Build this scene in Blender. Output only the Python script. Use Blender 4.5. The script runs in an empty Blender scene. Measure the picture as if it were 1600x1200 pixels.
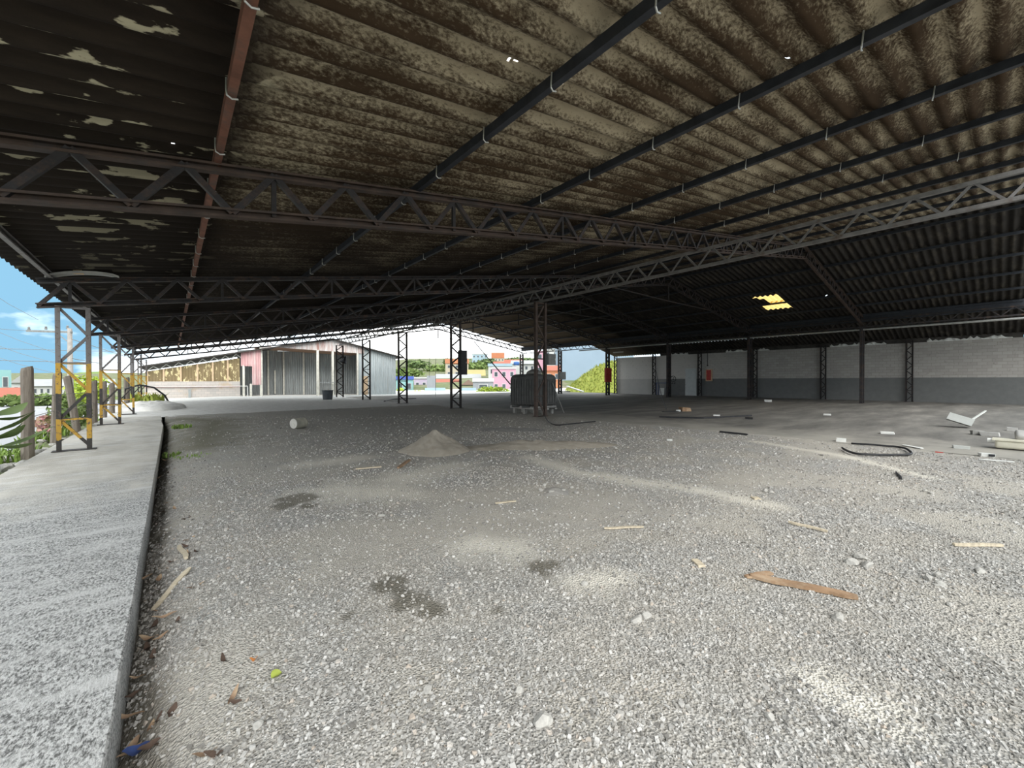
import bpy, bmesh, math, random
import numpy as np
from mathutils import Vector, Matrix
random.seed(7)
RNG = np.random.default_rng(11)
PI = math.pi
S = bpy.context.scene
COL = S.collection

# ------------------------------------------------------------------ camera, sky, exposure
F, YAW, PITCH, ROLL, H = 638.76, .6952, .0085, -.0021, 1.5      # focal length in px of a 1600 px frame
cam_d = bpy.data.cameras.new('camera'); cam = bpy.data.objects.new('camera', cam_d); COL.objects.link(cam)
cam_d.sensor_width = 36; cam_d.sensor_fit = 'HORIZONTAL'; cam_d.lens = 36 * F / 1600
cam_d.clip_start = .05; cam_d.clip_end = 2000
cam.location = (0, 0, H); cam.rotation_mode = 'XYZ'
cam.matrix_world = Matrix.Translation((0, 0, H)) @ Matrix.Rotation(-YAW, 4, 'Z') @ Matrix.Rotation(PI / 2 - PITCH, 4, 'X') @ Matrix.Rotation(ROLL, 4, 'Z')
S.camera = cam
S.view_settings.view_transform = 'Standard'; S.view_settings.look = 'None'
S.view_settings.exposure = 1.45; S.view_settings.gamma = 1.0; S.view_settings.use_curve_mapping = False

W = bpy.data.worlds.new('sky'); S.world = W; W.use_nodes = True
nt = W.node_tree; nt.nodes.clear()
def N(tree, typ, **kw):
    n = tree.nodes.new(typ)
    for k, v in kw.items():
        if k in n.bl_rna.properties.keys(): setattr(n, k, v)
        else: n.inputs[k].default_value = v
    return n
_o = N(nt, 'ShaderNodeOutputWorld'); _bg = N(nt, 'ShaderNodeBackground'); _tc = N(nt, 'ShaderNodeTexCoord')
_mp = N(nt, 'ShaderNodeMapping'); _mp.inputs['Scale'].default_value = (1, 1, 2.6); _mp.inputs['Location'].default_value = (5.2, .6, 1.3)
_nz = N(nt, 'ShaderNodeTexNoise', Scale=1.5, Detail=7, Roughness=.55)
_rp = N(nt, 'ShaderNodeValToRGB'); _rp.color_ramp.elements[0].position = .44; _rp.color_ramp.elements[1].position = .60
_mx = N(nt, 'ShaderNodeMix', data_type='RGBA')
_mx.inputs[6].default_value = (.118, .236, .33, 1); _mx.inputs[7].default_value = (1.5, 1.5, 1.48, 1)
nt.links.new(_tc.outputs['Generated'], _mp.inputs['Vector']); nt.links.new(_mp.outputs[0], _nz.inputs['Vector'])
nt.links.new(_nz.outputs[0], _rp.inputs[0]); nt.links.new(_rp.outputs[0], _mx.inputs[0])
nt.links.new(_mx.outputs[2], _bg.inputs[0]); nt.links.new(_bg.outputs[0], _o.inputs[0])
_bg.inputs[1].default_value = 1.0

# hazy sun behind the camera, spread wide by thin cloud
_sl = bpy.data.lights.new('hazy_sun', 'SUN'); _sl.energy = 1.5; _sl.angle = math.radians(50); _sl.color = (1, .97, .92)
_so = bpy.data.objects.new('hazy_sun', _sl); COL.objects.link(_so)
_so.rotation_euler = Vector((.30, 1.0, -.95)).to_track_quat('-Z', 'Y').to_euler()

# ------------------------------------------------------------------ survey helpers: sight lines of the photograph to places
def ray(px, py):
    x, y = px - 800, py - 600
    c, s = math.cos(ROLL), math.sin(ROLL)
    x, y = c * x + s * y, -s * x + c * y
    X, Z = x / F, -y / F
    D = math.cos(PITCH) + Z * math.sin(PITCH); Z = Z * math.cos(PITCH) - math.sin(PITCH)
    return Vector((X * math.cos(YAW) + D * math.sin(YAW), -X * math.sin(YAW) + D * math.cos(YAW), Z))
def at_z(px, py, z=0.0):
    d = ray(px, py); k = (z - H) / d.z; return Vector((k * d.x, k * d.y, z))
def at_s(px, py, s):
    d = ray(px, py); k = s / d.x; return Vector((s, k * d.y, H + k * d.z))
def at_t(px, py, t):
    d = ray(px, py); k = t / d.y; return Vector((k * d.x, t, H + k * d.z))
def at_d(px, py, D):
    d = ray(px, py); k = D / (d.x * math.sin(YAW) + d.y * math.cos(YAW)); return Vector((k * d.x, k * d.y, H + k * d.z))

# ------------------------------------------------------------------ numpy value noise
def _h(ix, iy, seed):
    n = (ix * 374761393 + iy * 668265263 + seed * 974711) & 0xffffffff
    n = ((n ^ (n >> 13)) * 1274126177) & 0xffffffff
    return ((n ^ (n >> 16)) & 0xffff) / 65535.0
def vnoise(x, y, seed=0):
    x = np.asarray(x, float); y = np.asarray(y, float)
    ix = np.floor(x).astype(np.int64); iy = np.floor(y).astype(np.int64); fx = x - ix; fy = y - iy
    fx = fx * fx * (3 - 2 * fx); fy = fy * fy * (3 - 2 * fy)
    a, b, c, d = _h(ix, iy, seed), _h(ix + 1, iy, seed), _h(ix, iy + 1, seed), _h(ix + 1, iy + 1, seed)
    return (a + (b - a) * fx) * (1 - fy) + (c + (d - c) * fx) * fy
def fbm(x, y, seed=0, o=4):
    v = 0; a = .5
    for i in range(o): v = v + a * vnoise(np.asarray(x) * 2 ** i, np.asarray(y) * 2 ** i, seed + i * 17); a *= .5
    return v / (1 - .5 ** o)

# ------------------------------------------------------------------ mesh builder
class MB:
    def __init__(self): self.v = []; self.f = []
    def add(self, vs, fs):
        o = len(self.v); self.v += [tuple(p) for p in vs]; self.f += [tuple(i + o for i in q) for q in fs]; return self
    def box(self, lo, hi, M=None):
        x0, y0, z0 = lo; x1, y1, z1 = hi
        vs = [Vector(p) for p in ((x0,y0,z0),(x1,y0,z0),(x1,y1,z0),(x0,y1,z0),(x0,y0,z1),(x1,y0,z1),(x1,y1,z1),(x0,y1,z1))]
        if M is not None: vs = [M @ p for p in vs]
        return self.add(vs, [(0,3,2,1),(4,5,6,7),(0,1,5,4),(1,2,6,5),(2,3,7,6),(3,0,4,7)])
    def cbox(self, c, s, M=None):
        c = Vector(c); s = Vector(s) / 2
        return self.box(c - s, c + s, M)
    def bar(self, a, b, w, h, up=(0, 0, 1)):
        a = Vector(a); b = Vector(b); d = (b - a).normalized(); up = Vector(up)
        if abs(d.dot(up)) > .99: up = Vector((1, 0, 0))
        x = d.cross(up).normalized() * w / 2; y = x.cross(d).normalized() * h / 2
        vs = [p + i * x + j * y for p in (a, b) for i, j in ((-1,-1),(1,-1),(1,1),(-1,1))]
        return self.add(vs, [(0,1,2,3),(7,6,5,4),(0,4,5,1),(1,5,6,2),(2,6,7,3),(3,7,4,0)])
    def angle(self, a, b, w, t=.008, up=(0, 0, 1)):              # an angle-iron: L section
        a = Vector(a); b = Vector(b); d = (b - a).normalized(); up = Vector(up)
        if abs(d.dot(up)) > .99: up = Vector((1, 0, 0))
        x = d.cross(up).normalized(); y = x.cross(d).normalized()
        sec = [(-w/2,-w/2),(w/2,-w/2),(w/2,-w/2+t),(-w/2+t,-w/2+t),(-w/2+t,w/2),(-w/2,w/2)]
        vs = [p + i * x + j * y for p in (a, b) for i, j in sec]
        fs = [(0,1,2,3),(0,3,4,5),(9,8,7,6),(11,10,9,6)] + [(i, i + 6, (i + 1) % 6 + 6, (i + 1) % 6) for i in range(6)]
        return self.add(vs, fs)
    def channel(self, a, b, w, h, t=.01, up=(0, 0, 1)):          # a C section, opening to +x side of the bar
        a = Vector(a); b = Vector(b); d = (b - a).normalized(); up = Vector(up)
        x = d.cross(up).normalized(); y = x.cross(d).normalized()
        sec = [(-w/2,-h/2),(w/2,-h/2),(w/2,-h/2+.025),(w/2-t,-h/2+.025),(w/2-t,-h/2+t),(-w/2+t,-h/2+t),(-w/2+t,h/2-t),(w/2-t,h/2-t),(w/2-t,h/2-.025),(w/2,h/2-.025),(w/2,h/2),(-w/2,h/2)]
        n = len(sec); vs = [p + i * x + j * y for p in (a, b) for i, j in sec]
        return self.add(vs, [(i, i + n, (i + 1) % n + n, (i + 1) % n) for i in range(n)])
    def tube(self, pts, r, n=8, caps=True):
        pts = [Vector(p) for p in pts]; m = len(pts)
        rs = r if hasattr(r, '__len__') else [r] * m
        o = []; ref = Vector((0, 0, 1))
        for i, p in enumerate(pts):
            d = (pts[min(i + 1, m - 1)] - pts[max(i - 1, 0)]).normalized()
            u = ref if abs(d.dot(ref)) < .95 else Vector((1, 0, 0))
            x = d.cross(u).normalized(); y = x.cross(d)
            o += [p + rs[i] * (math.cos(2 * PI * k / n) * x + math.sin(2 * PI * k / n) * y) for k in range(n)]
        fs = [(i * n + k, i * n + (k + 1) % n, (i + 1) * n + (k + 1) % n, (i + 1) * n + k) for i in range(m - 1) for k in range(n)]
        if caps: fs += [tuple(range(n))[::-1], tuple((m - 1) * n + k for k in range(n))]
        return self.add(o, fs)
    def lathe(self, prof, n=20, M=None):
        vs = [Vector((r * math.cos(2 * PI * k / n), r * math.sin(2 * PI * k / n), z)) for r, z in prof for k in range(n)]
        if M is not None: vs = [M @ p for p in vs]
        m = len(prof)
        return self.add(vs, [(i * n + k, i * n + (k + 1) % n, (i + 1) * n + (k + 1) % n, (i + 1) * n + k) for i in range(m - 1) for k in range(n)])
    def prism(self, poly, a, b):                                 # polygon swept from offset a to b
        n = len(poly); a = Vector(a); b = Vector(b)
        vs = [Vector(p) + a for p in poly] + [Vector(p) + b for p in poly]
        return self.add(vs, [tuple(range(n))[::-1], tuple(range(n, 2 * n))] + [(i, (i + 1) % n, (i + 1) % n + n, i + n) for i in range(n)])
    def mesh(self, name, mat=None, smooth=False):
        m = bpy.data.meshes.new(name); m.from_pydata(self.v, [], self.f)
        bm = bmesh.new(); bm.from_mesh(m); bmesh.ops.recalc_face_normals(bm, faces=bm.faces); bm.to_mesh(m); bm.free()
        if mat: m.materials.append(mat)
        if smooth: m.polygons.foreach_set('use_smooth', [True] * len(m.polygons))
        return m
    def build(self, name, mat, parent=None, smooth=False, **kw):
        return link(name, self.mesh(name, mat, smooth), parent, **kw)
def link(name, data, parent=None, loc=None, rz=None):
    o = bpy.data.objects.new(name, data); COL.objects.link(o)
    if parent is not None: o.parent = parent
    if loc is not None: o.location = loc
    if rz is not None: o.rotation_euler = (0, 0, rz)
    return o
def tag(o, label=None, cat=None, group=None, kind=None):
    if label: o['label'] = label
    if cat: o['category'] = cat
    if group: o['group'] = group
    if kind: o['kind'] = kind
    return o
def thing(name, label, cat, loc=(0, 0, 0), rz=0, group=None):
    return tag(link(name, None, None, loc, rz), label, cat, group)
def struct(name, data, loc=None, label=None):
    return tag(link(name, data, None, loc), label, None, None, 'structure')
def npmesh(name, v, f, mat, smooth=False):                       # v (n,3), f (m,3|4) arrays
    m = bpy.data.meshes.new(name); f = np.asarray(f, np.int32); v = np.asarray(v, np.float32)
    if f.size == 0: return m
    k = f.shape[1]; m.vertices.add(len(v)); m.vertices.foreach_set('co', v.ravel())
    m.loops.add(f.size); m.loops.foreach_set('vertex_index', f.ravel())
    m.polygons.add(len(f)); m.polygons.foreach_set('loop_start', np.arange(0, f.size, k, dtype=np.int32))
    m.polygons.foreach_set('use_smooth', np.full(len(f), bool(smooth)))
    m.update(calc_edges=True); m.validate()
    if mat: m.materials.append(mat)
    return m
def grid(xs, ys, zf):
    X, Y = np.meshgrid(xs, ys, indexing='ij'); Z = zf(X, Y); n, m = X.shape
    v = np.stack([X, Y, Z], -1).reshape(-1, 3); i = np.arange(n * m).reshape(n, m)
    f = np.stack([i[:-1, :-1], i[1:, :-1], i[1:, 1:], i[:-1, 1:]], -1).reshape(-1, 4)
    return v, f

# ------------------------------------------------------------------ materials
class M_:
    def __init__(self, name, rough=.85, metal=0.0, spec=.3):
        self.m = bpy.data.materials.new(name); self.m.use_nodes = True; self.t = self.m.node_tree
        self.p = self.t.nodes['Principled BSDF']; self.p.inputs['Roughness'].default_value = rough; self.p.inputs['Metallic'].default_value = metal
        self.p.inputs['Specular IOR Level'].default_value = spec
        self.tc = None
    def L(self, a, b): self.t.links.new(a, b)
    def vec(self, kind='Object', scale=(1, 1, 1)):
        if kind == 'World':
            o = N(self.t, 'ShaderNodeNewGeometry').outputs['Position']
        else:
            if not self.tc: self.tc = N(self.t, 'ShaderNodeTexCoord')
            o = self.tc.outputs[kind]
        if scale != (1, 1, 1):
            m = N(self.t, 'ShaderNodeMapping'); m.inputs['Scale'].default_value = scale; self.L(o, m.inputs[0]); o = m.outputs[0]
        return o
    def noise(self, scale, vec, detail=4, rough=.6, dist=0):
        n = N(self.t, 'ShaderNodeTexNoise', Scale=scale, Detail=detail, Roughness=rough, Distortion=dist); self.L(vec, n.inputs['Vector']); return n.outputs[0]
    def vor(self, scale, vec, out='Distance', feature='F1'):
        n = N(self.t, 'ShaderNodeTexVoronoi', feature=feature, Scale=scale); self.L(vec, n.inputs['Vector']); return n.outputs[out]
    def ramp(self, fac, stops, interp='LINEAR'):
        r = N(self.t, 'ShaderNodeValToRGB'); cr = r.color_ramp; cr.interpolation = interp
        while len(cr.elements) < len(stops): cr.elements.new(.5)
        for e, (p, c) in zip(cr.elements, stops):
            e.position = p; e.color = (c, c, c, 1) if not hasattr(c, '__len__') else tuple(c) + (1,)
        self.L(fac, r.inputs[0]); return r.outputs[0]
    def mix(self, fac, a, b, mode='MIX'):
        m = N(self.t, 'ShaderNodeMix', data_type='RGBA', blend_type=mode)
        for i, x in ((0, fac), (6, a), (7, b)):
            if hasattr(x, 'is_output'): self.L(x, m.inputs[i])
            elif i == 0: m.inputs[i].default_value = x
            else: m.inputs[i].default_value = tuple(x) + (1,)
        return m.outputs[2]
    def math(self, op, a, b=0.0, clamp=False):
        m = N(self.t, 'ShaderNodeMath', operation=op, use_clamp=clamp)
        for i, x in ((0, a), (1, b)):
            if hasattr(x, 'is_output'): self.L(x, m.inputs[i])
            else: m.inputs[i].default_value = x
        return m.outputs[0]
    def sep(self, vec, axis):
        s = N(self.t, 'ShaderNodeSeparateXYZ'); self.L(vec, s.inputs[0]); return s.outputs[axis]
    def attr(self, name): return N(self.t, 'ShaderNodeAttribute', attribute_name=name).outputs['Fac']
    def col(self, c):
        if hasattr(c, 'is_output'): self.L(c, self.p.inputs['Base Color'])
        else: self.p.inputs['Base Color'].default_value = tuple(c) + (1,)
        return self
    def bump(self, h, strength=.3, dist=.02):
        b = N(self.t, 'ShaderNodeBump'); b.inputs['Strength'].default_value = strength; b.inputs['Distance'].default_value = dist
        self.L(h, b.inputs['Height']); self.L(b.outputs[0], self.p.inputs['Normal']); return self
def simple(name, c, rough=.8, var=.25, scale=6, metal=0, c2=None, thr=(.45, .65), kind='Object', bump=0, spec=.3, stretch=(1, 1, 1)):
    m = M_(name, rough, metal, spec); v = m.vec(kind, stretch); n = m.noise(scale, v, 5)
    dark = tuple(x * (1 - var) for x in c); lite = tuple(min(1, x * (1 + var)) for x in c)
    base = m.ramp(n, [(.3, dark), (.7, lite)])
    if c2: base = m.mix(m.ramp(m.noise(scale * .7, v, 6, .65), [(thr[0], 0.), (thr[1], 1.)]), base, c2)
    m.col(base)
    if bump: m.bump(n, bump)
    return m.m

# ---- steel
MAT = {}
MAT['steel'] = simple('dark_steel', (.036, .033, .034), .6, .35, 5, .3, c2=(.11, .065, .045), thr=(.5, .72))
MAT['chord'] = simple('rusty_chord_steel', (.075, .052, .042), .7, .35, 4, .2, c2=(.05, .045, .045), thr=(.5, .7))
MAT['rust'] = simple('rust_brown_purlin_paint', (.17, .075, .05), .75, .3, 5, .1, c2=(.09, .07, .06), thr=(.5, .7))
MAT['slate'] = simple('slate_purlin_paint', (.035, .038, .046), .5, .3, 5, .3)
MAT['galv'] = simple('galvanised_wire', (.45, .45, .43), .45, .2, 9, .6)
MAT['grey_steel'] = simple('weathered_grey_steel', (.20, .19, .185), .65, .25, 5, .2, c2=(.12, .075, .05), thr=(.55, .75))
def zebra():
    m = M_('yellow_black_striped_steel', .6, .1); v = m.vec('World'); z = m.sep(v, 2); n = m.noise(9, v, 5)
    z = m.math('ADD', z, m.math('MULTIPLY', m.math('SUBTRACT', n, .5), .12))
    Y, K, G = (.42, .25, .04), (.04, .037, .035), (.17, .155, .15)
    b = m.ramp(m.math('DIVIDE', z, 4.0), [(0, K), (.075, Y), (.18, K), (.3125, Y), (.465, G)], 'CONSTANT')
    rn = m.ramp(m.noise(14, v, 6, .7), [(.53, 0.), (.64, 1.)])
    m.col(m.mix(rn, b, (.10, .07, .055))); return m.m
MAT['zebra'] = zebra()

# ------------------------------------------------------------------ survey of the shed: s across (x), t along (y)
T = [5.735 + 6.594 * i for i in range(6)]            # truss lines
SB, SC, SR, SW = 11.81, 33.87, 22.0, 38.6            # inner columns, outer columns, ridge, wall
K = .166
def zroof(s):                                        # underside of the sheets
    return 4.0 + K * s if s <= SR else 4.0 + K * SR - K * (s - SR)
PUR_L = [-1.85, .42, 2.9, 5.2, 7.6, 9.9, 12.1, 14.4, 16.7, 19.0, 21.4]
PUR_R = [22.6, 24.9, 27.2, 29.5, 31.8, 33.95]
TA, TE = -.75, 38.95                                 # roof from, to

# ------------------------------------------------------------------ roof sheets
def roofing(name, side):
    m = M_(name, .95, 0, .1); w = m.vec('World'); s = m.sep(w, 0)
    vs = m.vec('World', (.35, 1.6, 1)); fine = m.noise(34, m.vec('World', (.55, 1, 1)), 3, .7); mid = m.noise(2.2, vs, 5, .6); big = m.noise(.5, w, 3)
    oi = N(m.t, 'ShaderNodeObjectInfo').outputs['Random']
    tan = m.mix(m.noise(5, vs, 4), (.26, .215, .145), (.46, .40, .29))
    # wave flanks collect the growth
    wave = m.math('SINE', m.math('MULTIPLY', m.math('SUBTRACT', m.sep(w, 1), TA), 2 * PI / .28))
    mask = m.math('ADD', m.math('ADD', m.math('MULTIPLY', mid, .75), m.math('MULTIPLY', fine, .95)), m.math('MULTIPLY', wave, -.13))
    mask = m.math('ADD', mask, m.math('MULTIPLY', m.math('SUBTRACT', big, .5), .8))
    mask = m.math('ADD', mask, m.math('MULTIPLY', m.math('SUBTRACT', oi, .5), .08))
    g = m.ramp(mask, [(.64, 0.), (.84, .75), (.98, 1.)])
    mold = m.mix(m.noise(3, w, 3), (.028, .018, .010), (.065, .042, .025))
    c = m.mix(g, tan, mold)
    if side == 'L':      # soot-black coat with flaked patches along the low eave
        soot = m.ramp(m.math('ADD', m.math('MULTIPLY', m.math('SUBTRACT', s, .3), .8), m.math('MULTIPLY', m.math('SUBTRACT', mid, .5), .35)), [(.1, 1.), (.42, 0.)])
        flake = m.ramp(m.noise(1.9, m.vec('World', (.8, 2.2, 1)), 6, .55), [(.595, 0.), (.615, 1.)])
        sc = m.mix(flake, m.mix(m.noise(7, vs, 4), (.012, .010, .009), (.04, .03, .022)), (.42, .38, .27))
        c = m.mix(soot, c, sc)
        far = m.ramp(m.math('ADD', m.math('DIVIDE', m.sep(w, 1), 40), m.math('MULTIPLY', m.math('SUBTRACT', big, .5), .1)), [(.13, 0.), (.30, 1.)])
        c = m.mix(m.math('MULTIPLY', far, .88), c, (.022, .019, .017))  # dimness of the deep roof painted in: near-black farther from the open front
    m.col(c); m.bump(fine, .35, .012); return m.m
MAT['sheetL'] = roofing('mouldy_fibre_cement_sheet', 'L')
def roofing_r():
    m = M_('grimy_fibre_cement_sheet', .95, 0, .1); v = m.vec('World', (.4, 1.6, 1)); n = m.noise(3, v, 5)
    c = m.mix(m.ramp(m.noise(2.1, v, 6, .65), [(.5, 0.), (.75, 1.)]), m.mix(n, (.018, .016, .015), (.05, .046, .042)), (.09, .078, .062))
    new = m.ramp(m.math('ADD', m.math('DIVIDE', m.sep(m.vec('World'), 1), 40), m.math('MULTIPLY', m.math('SUBTRACT', m.noise(.4, m.vec('World'), 3), .5), .2)), [(.58, 0.), (.72, 1.)])  # same sheets; daylight at the open far end put into the colour as paler tan
    m.col(m.mix(new, c, m.mix(n, (.20, .15, .11), (.34, .28, .21)))); m.bump(n, .2, .01); return m.m
MAT['sheetR'] = roofing_r()
SWID = 1.12
def sheet_mesh(name, mat, L, nlen=1, keep=None, seg=12):
    """one corrugated sheet: x along the slope 0..L, y across 0..SWID, four waves"""
    ny = 4 * seg; ys = np.linspace(0, SWID + .03, ny + 1); xs = np.linspace(0, L, nlen + 1)
    zz = .042 * np.sin(2 * PI * ys / .28)
    v = []; 
    for top in (0, .007):
        for x in xs:
            for y, z in zip(ys, zz): v.append((x, y, z + top))
    n1 = (nlen + 1) * (ny + 1); f = []
    idx = lambda k, i, j: k * n1 + i * (ny + 1) + j
    cells = {(i, j) for i in range(nlen) for j in range(ny) if keep is None or keep((xs[i] + xs[i+1]) / 2, (ys[j] + ys[j+1]) / 2)}
    for i, j in cells:
        f.append((idx(0,i,j), idx(0,i,j+1), idx(0,i+1,j+1), idx(0,i+1,j))); f.append((idx(1,i,j), idx(1,i+1,j), idx(1,i+1,j+1), idx(1,i,j+1)))
        for (a, b), p, q in (((i-1,j),(i,j),(i,j+1)), ((i+1,j),(i+1,j+1),(i+1,j)), ((i,j-1),(i+1,j),(i,j)), ((i,j+1),(i,j+1),(i+1,j+1))):
            if (a, b) not in cells: f.append((idx(0,*p), idx(1,*p), idx(1,*q), idx(0,*q)))
    return npmesh(name, np.array(v), np.array(f), mat, True)
ceiling = struct('ceiling', None, label='underside of the big shed roof of corrugated fibre-cement sheets')
HOLES = [(270, 230, .035), (797, 104, .022), (806, 107, .022), (880, 140, .022), (1230, 90, .02), (1207, 366, .03)]
def on_roof(px, py):
    d = ray(px, py); k = (4.03 - H) / (d.z - K * d.x); return k * d.x, k * d.y
def on_roof_r(px, py):
    d = ray(px, py); k = (4.03 + 2 * K * SR - H) / (d.z + K * d.x); return k * d.x, k * d.y
HL = [on_roof(a, b) + (r,) for a, b, r in HOLES]; HR = [on_roof_r(1290, 463) + (.09,)]
SKY = [on_roof_r(*p) for p in ((1174,466),(1216,461),(1227,472),(1239,481),(1197,485),(1190,478),(1208,476),(1196,469))]
def inpoly(x, y, P):
    r = False; n = len(P)
    for i in range(n):
        (x1, y1), (x2, y2) = P[i], P[(i + 1) % n]
        if (y1 > y) != (y2 > y) and x < (x2 - x1) * (y - y1) / (y2 - y1) + x1: r = not r
    return r
MAT['fibreglass'] = M_('yellowed_translucent_fibreglass', .5)
_m = MAT['fibreglass']; _t = _m.t; _tr = N(_t, 'ShaderNodeBsdfTranslucent'); _tr.inputs[0].default_value = (.95, .78, .45, 1)
_ms = N(_t, 'ShaderNodeMixShader'); _ms.inputs[0].default_value = .85; _m.col((.7, .55, .3))
_m.L(_m.p.outputs[0], _ms.inputs[1]); _m.L(_tr.outputs[0], _ms.inputs[2]); _m.L(_ms.outputs[0], _t.nodes['Material Output'].inputs[0]); MAT['fibreglass'] = _m.m
sheets = []
ncol = int((TE - TA) / SWID)
rowsL = [(-2.2, PUR_L[1])] + [(PUR_L[i], PUR_L[i + 1]) for i in range(1, 10)] + [(21.4, 22.0)]
rowsR = [(22.0, 22.6)] + [(PUR_R[i], PUR_R[i + 1]) for i in range(5)]
for side, rows in (('L', rowsL), ('R', rowsR)):
    for k, (a, b) in enumerate(rows):
        for j in range(ncol):
            if side == 'L': s0, s1 = a - .07, b + .10
            else: s0, s1 = b + .10, a - .07
            if side == 'R' and k == len(rows) - 1: s0 = b + .45
            if k == 0 and side == 'R' or (side == 'L' and k == 10):
                if side == 'L': s1 = SR
                else: s1 = SR
            t0 = TA + j * SWID
            c = ((s0 + s1) / 2, t0 + .53); d = Vector((c[0], c[1], zroof(c[0]) - H))
            D = d.x * math.sin(YAW) + d.y * math.cos(YAW); X = d.x * math.cos(YAW) - d.y * math.sin(YAW)
            vis = D > .2 and abs(X / D) < 1.5 and d.z / D < 1.25
            area = abs(s1 - s0) * abs(d.normalized().z - K * d.normalized().x * (1 if side == 'L' else -1)) / max(d.length, .5) ** 2 if vis else 0
            sheets.append((area, side, s0, s1, t0, d.length))
sheets.sort(key=lambda q: -q[0])
_sm = {}
def unit_sheet(side):
    if side not in _sm: _sm[side] = sheet_mesh('corrugated_sheet', MAT['sheet' + side], 1.0)
    return _sm[side]
bulk = {'L': [], 'R': []}
nsh = 0
for area, side, s0, s1, t0, dist in sheets:
    L = abs(s1 - s0) * math.sqrt(1 + K * K); sg = 1 if s1 > s0 else -1
    z0 = zroof(s0) + .062 + .0065; z1 = zroof(s1) + .062 - .0065      # lower end laps over the sheet below
    if side == 'R' and abs(s1 - SR) < .01 or side == 'L' and abs(s1 - SR) < .01: z1 = zroof(s1) + .062
    ex = Vector((s1 - s0, 0, z1 - z0)).normalized(); ey = Vector((0, 1, 0)); ez = ex.cross(ey)
    if ez.z < 0: ez = -ez
    M = Matrix(((ex.x, ey.x, ez.x, s0), (ex.y, ey.y, ez.y, t0), (ex.z, ey.z, ez.z, z0), (0, 0, 0, 1)))
    LL = math.hypot(s1 - s0, z1 - z0)
    holes = [((hs - s0) / (s1 - s0) * LL, ht - t0, r) for hs, ht, r in (HL if side == 'L' else HR) if min(s0, s1) + .12 < hs < max(s0, s1) - .12 and 0 < ht - t0 < SWID]
    poly = [((hs - s0) / (s1 - s0) * LL, ht - t0) for hs, ht in SKY] if side == 'R' and not (max(s0, s1) < 28 or min(s0, s1) > 31.2 or t0 > 10.6 or t0 < 7.3) else None
    if holes or poly:
        def keep(x, y): return not any(math.hypot(x - a, y - b) < r for a, b, r in holes) and not (poly and inpoly(x, y, poly))
        o = link('corrugated_sheet', sheet_mesh('holed_sheet', MAT['sheet' + side], LL, 90, keep), ceiling); o.matrix_world = M
        if poly:
            o2 = link('translucent_sheet', sheet_mesh('translucent_sheet', MAT['fibreglass'], LL, 40, lambda x, y: inpoly(x, y, poly)), ceiling)
            if len(o2.data.polygons) == 0: bpy.data.objects.remove(o2)
            else: o2.matrix_world = M; o2['label'] = 'yellowed translucent sheet letting daylight through'
        continue
    if nsh < 290 and area > 0:
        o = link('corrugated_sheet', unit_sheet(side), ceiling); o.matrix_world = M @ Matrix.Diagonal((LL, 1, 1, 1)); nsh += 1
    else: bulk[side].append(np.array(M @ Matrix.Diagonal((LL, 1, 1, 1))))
for side, ms in bulk.items():
    u = unit_sheet(side); n = len(u.vertices); v = np.empty(n * 3, np.float32); u.vertices.foreach_get('co', v); v = np.c_[v.reshape(-1, 3), np.ones(n)]
    f = np.array([p.vertices[:] for p in u.polygons])
    V = np.concatenate([(v @ m.T)[:, :3] for m in ms]); Fc = np.concatenate([f + i * n for i in range(len(ms))])
    o = link('distant_sheets', npmesh('distant_sheets', V, Fc, MAT['sheet' + side], True), ceiling); o['kind'] = 'stuff'
# ridge capping
mb = MB()
for j in range(ncol):
    t0 = TA + j * SWID
    mb.add([(SR - .35, t0, zroof(SR - .35) + .09), (SR, t0, zroof(SR) + .12), (SR + .35, t0, zroof(SR + .35) + .09),
            (SR - .35, t0 + SWID, zroof(SR - .35) + .09), (SR, t0 + SWID, zroof(SR) + .12), (SR + .35, t0 + SWID, zroof(SR + .35) + .09)], [(0,1,4,3),(1,2,5,4)])
mb.build('ridge_capping', MAT['sheetR'], ceiling)
# lean-to roof down to the block wall
lt = struct('ceiling', None, label='dark underside of the low lean-to roof above the block wall')
lm = sheet_mesh('lean_to_sheet', MAT['sheetR'], 1.0)
LZ0, LZ1 = 5.50, 4.24
struct('trim_1', MB().box((34.0, TA, 5.2), (34.04, TE, 5.70)).mesh('trim_1', MAT['slate']), label='dark flashing board along the right eave')
for j in range(-3, 26):
    t0 = TA + j * SWID
    for a, b in ((34.02, 36.4), (36.3, 38.95)):
        za = LZ0 + (a - 34.02) / (38.95 - 34.02) * (LZ1 - LZ0); zb = LZ0 + (b - 34.02) / (38.95 - 34.02) * (LZ1 - LZ0)
        ex = Vector((b - a, 0, zb - za)); LL = ex.length; ex.normalize(); ey = Vector((0, 1, 0)); ez = -ex.cross(ey) if ex.cross(ey).z < 0 else ex.cross(ey)
        o = link('corrugated_sheet', lm, lt)
        o.matrix_world = Matrix(((ex.x, 0, ez.x, a), (ex.y, 1, ez.y, t0), (ex.z, 0, ez.z, za - (.03 if a > 35 else 0)), (0, 0, 0, 1))) @ Matrix.Diagonal((LL, 1, 1, 1))

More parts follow.
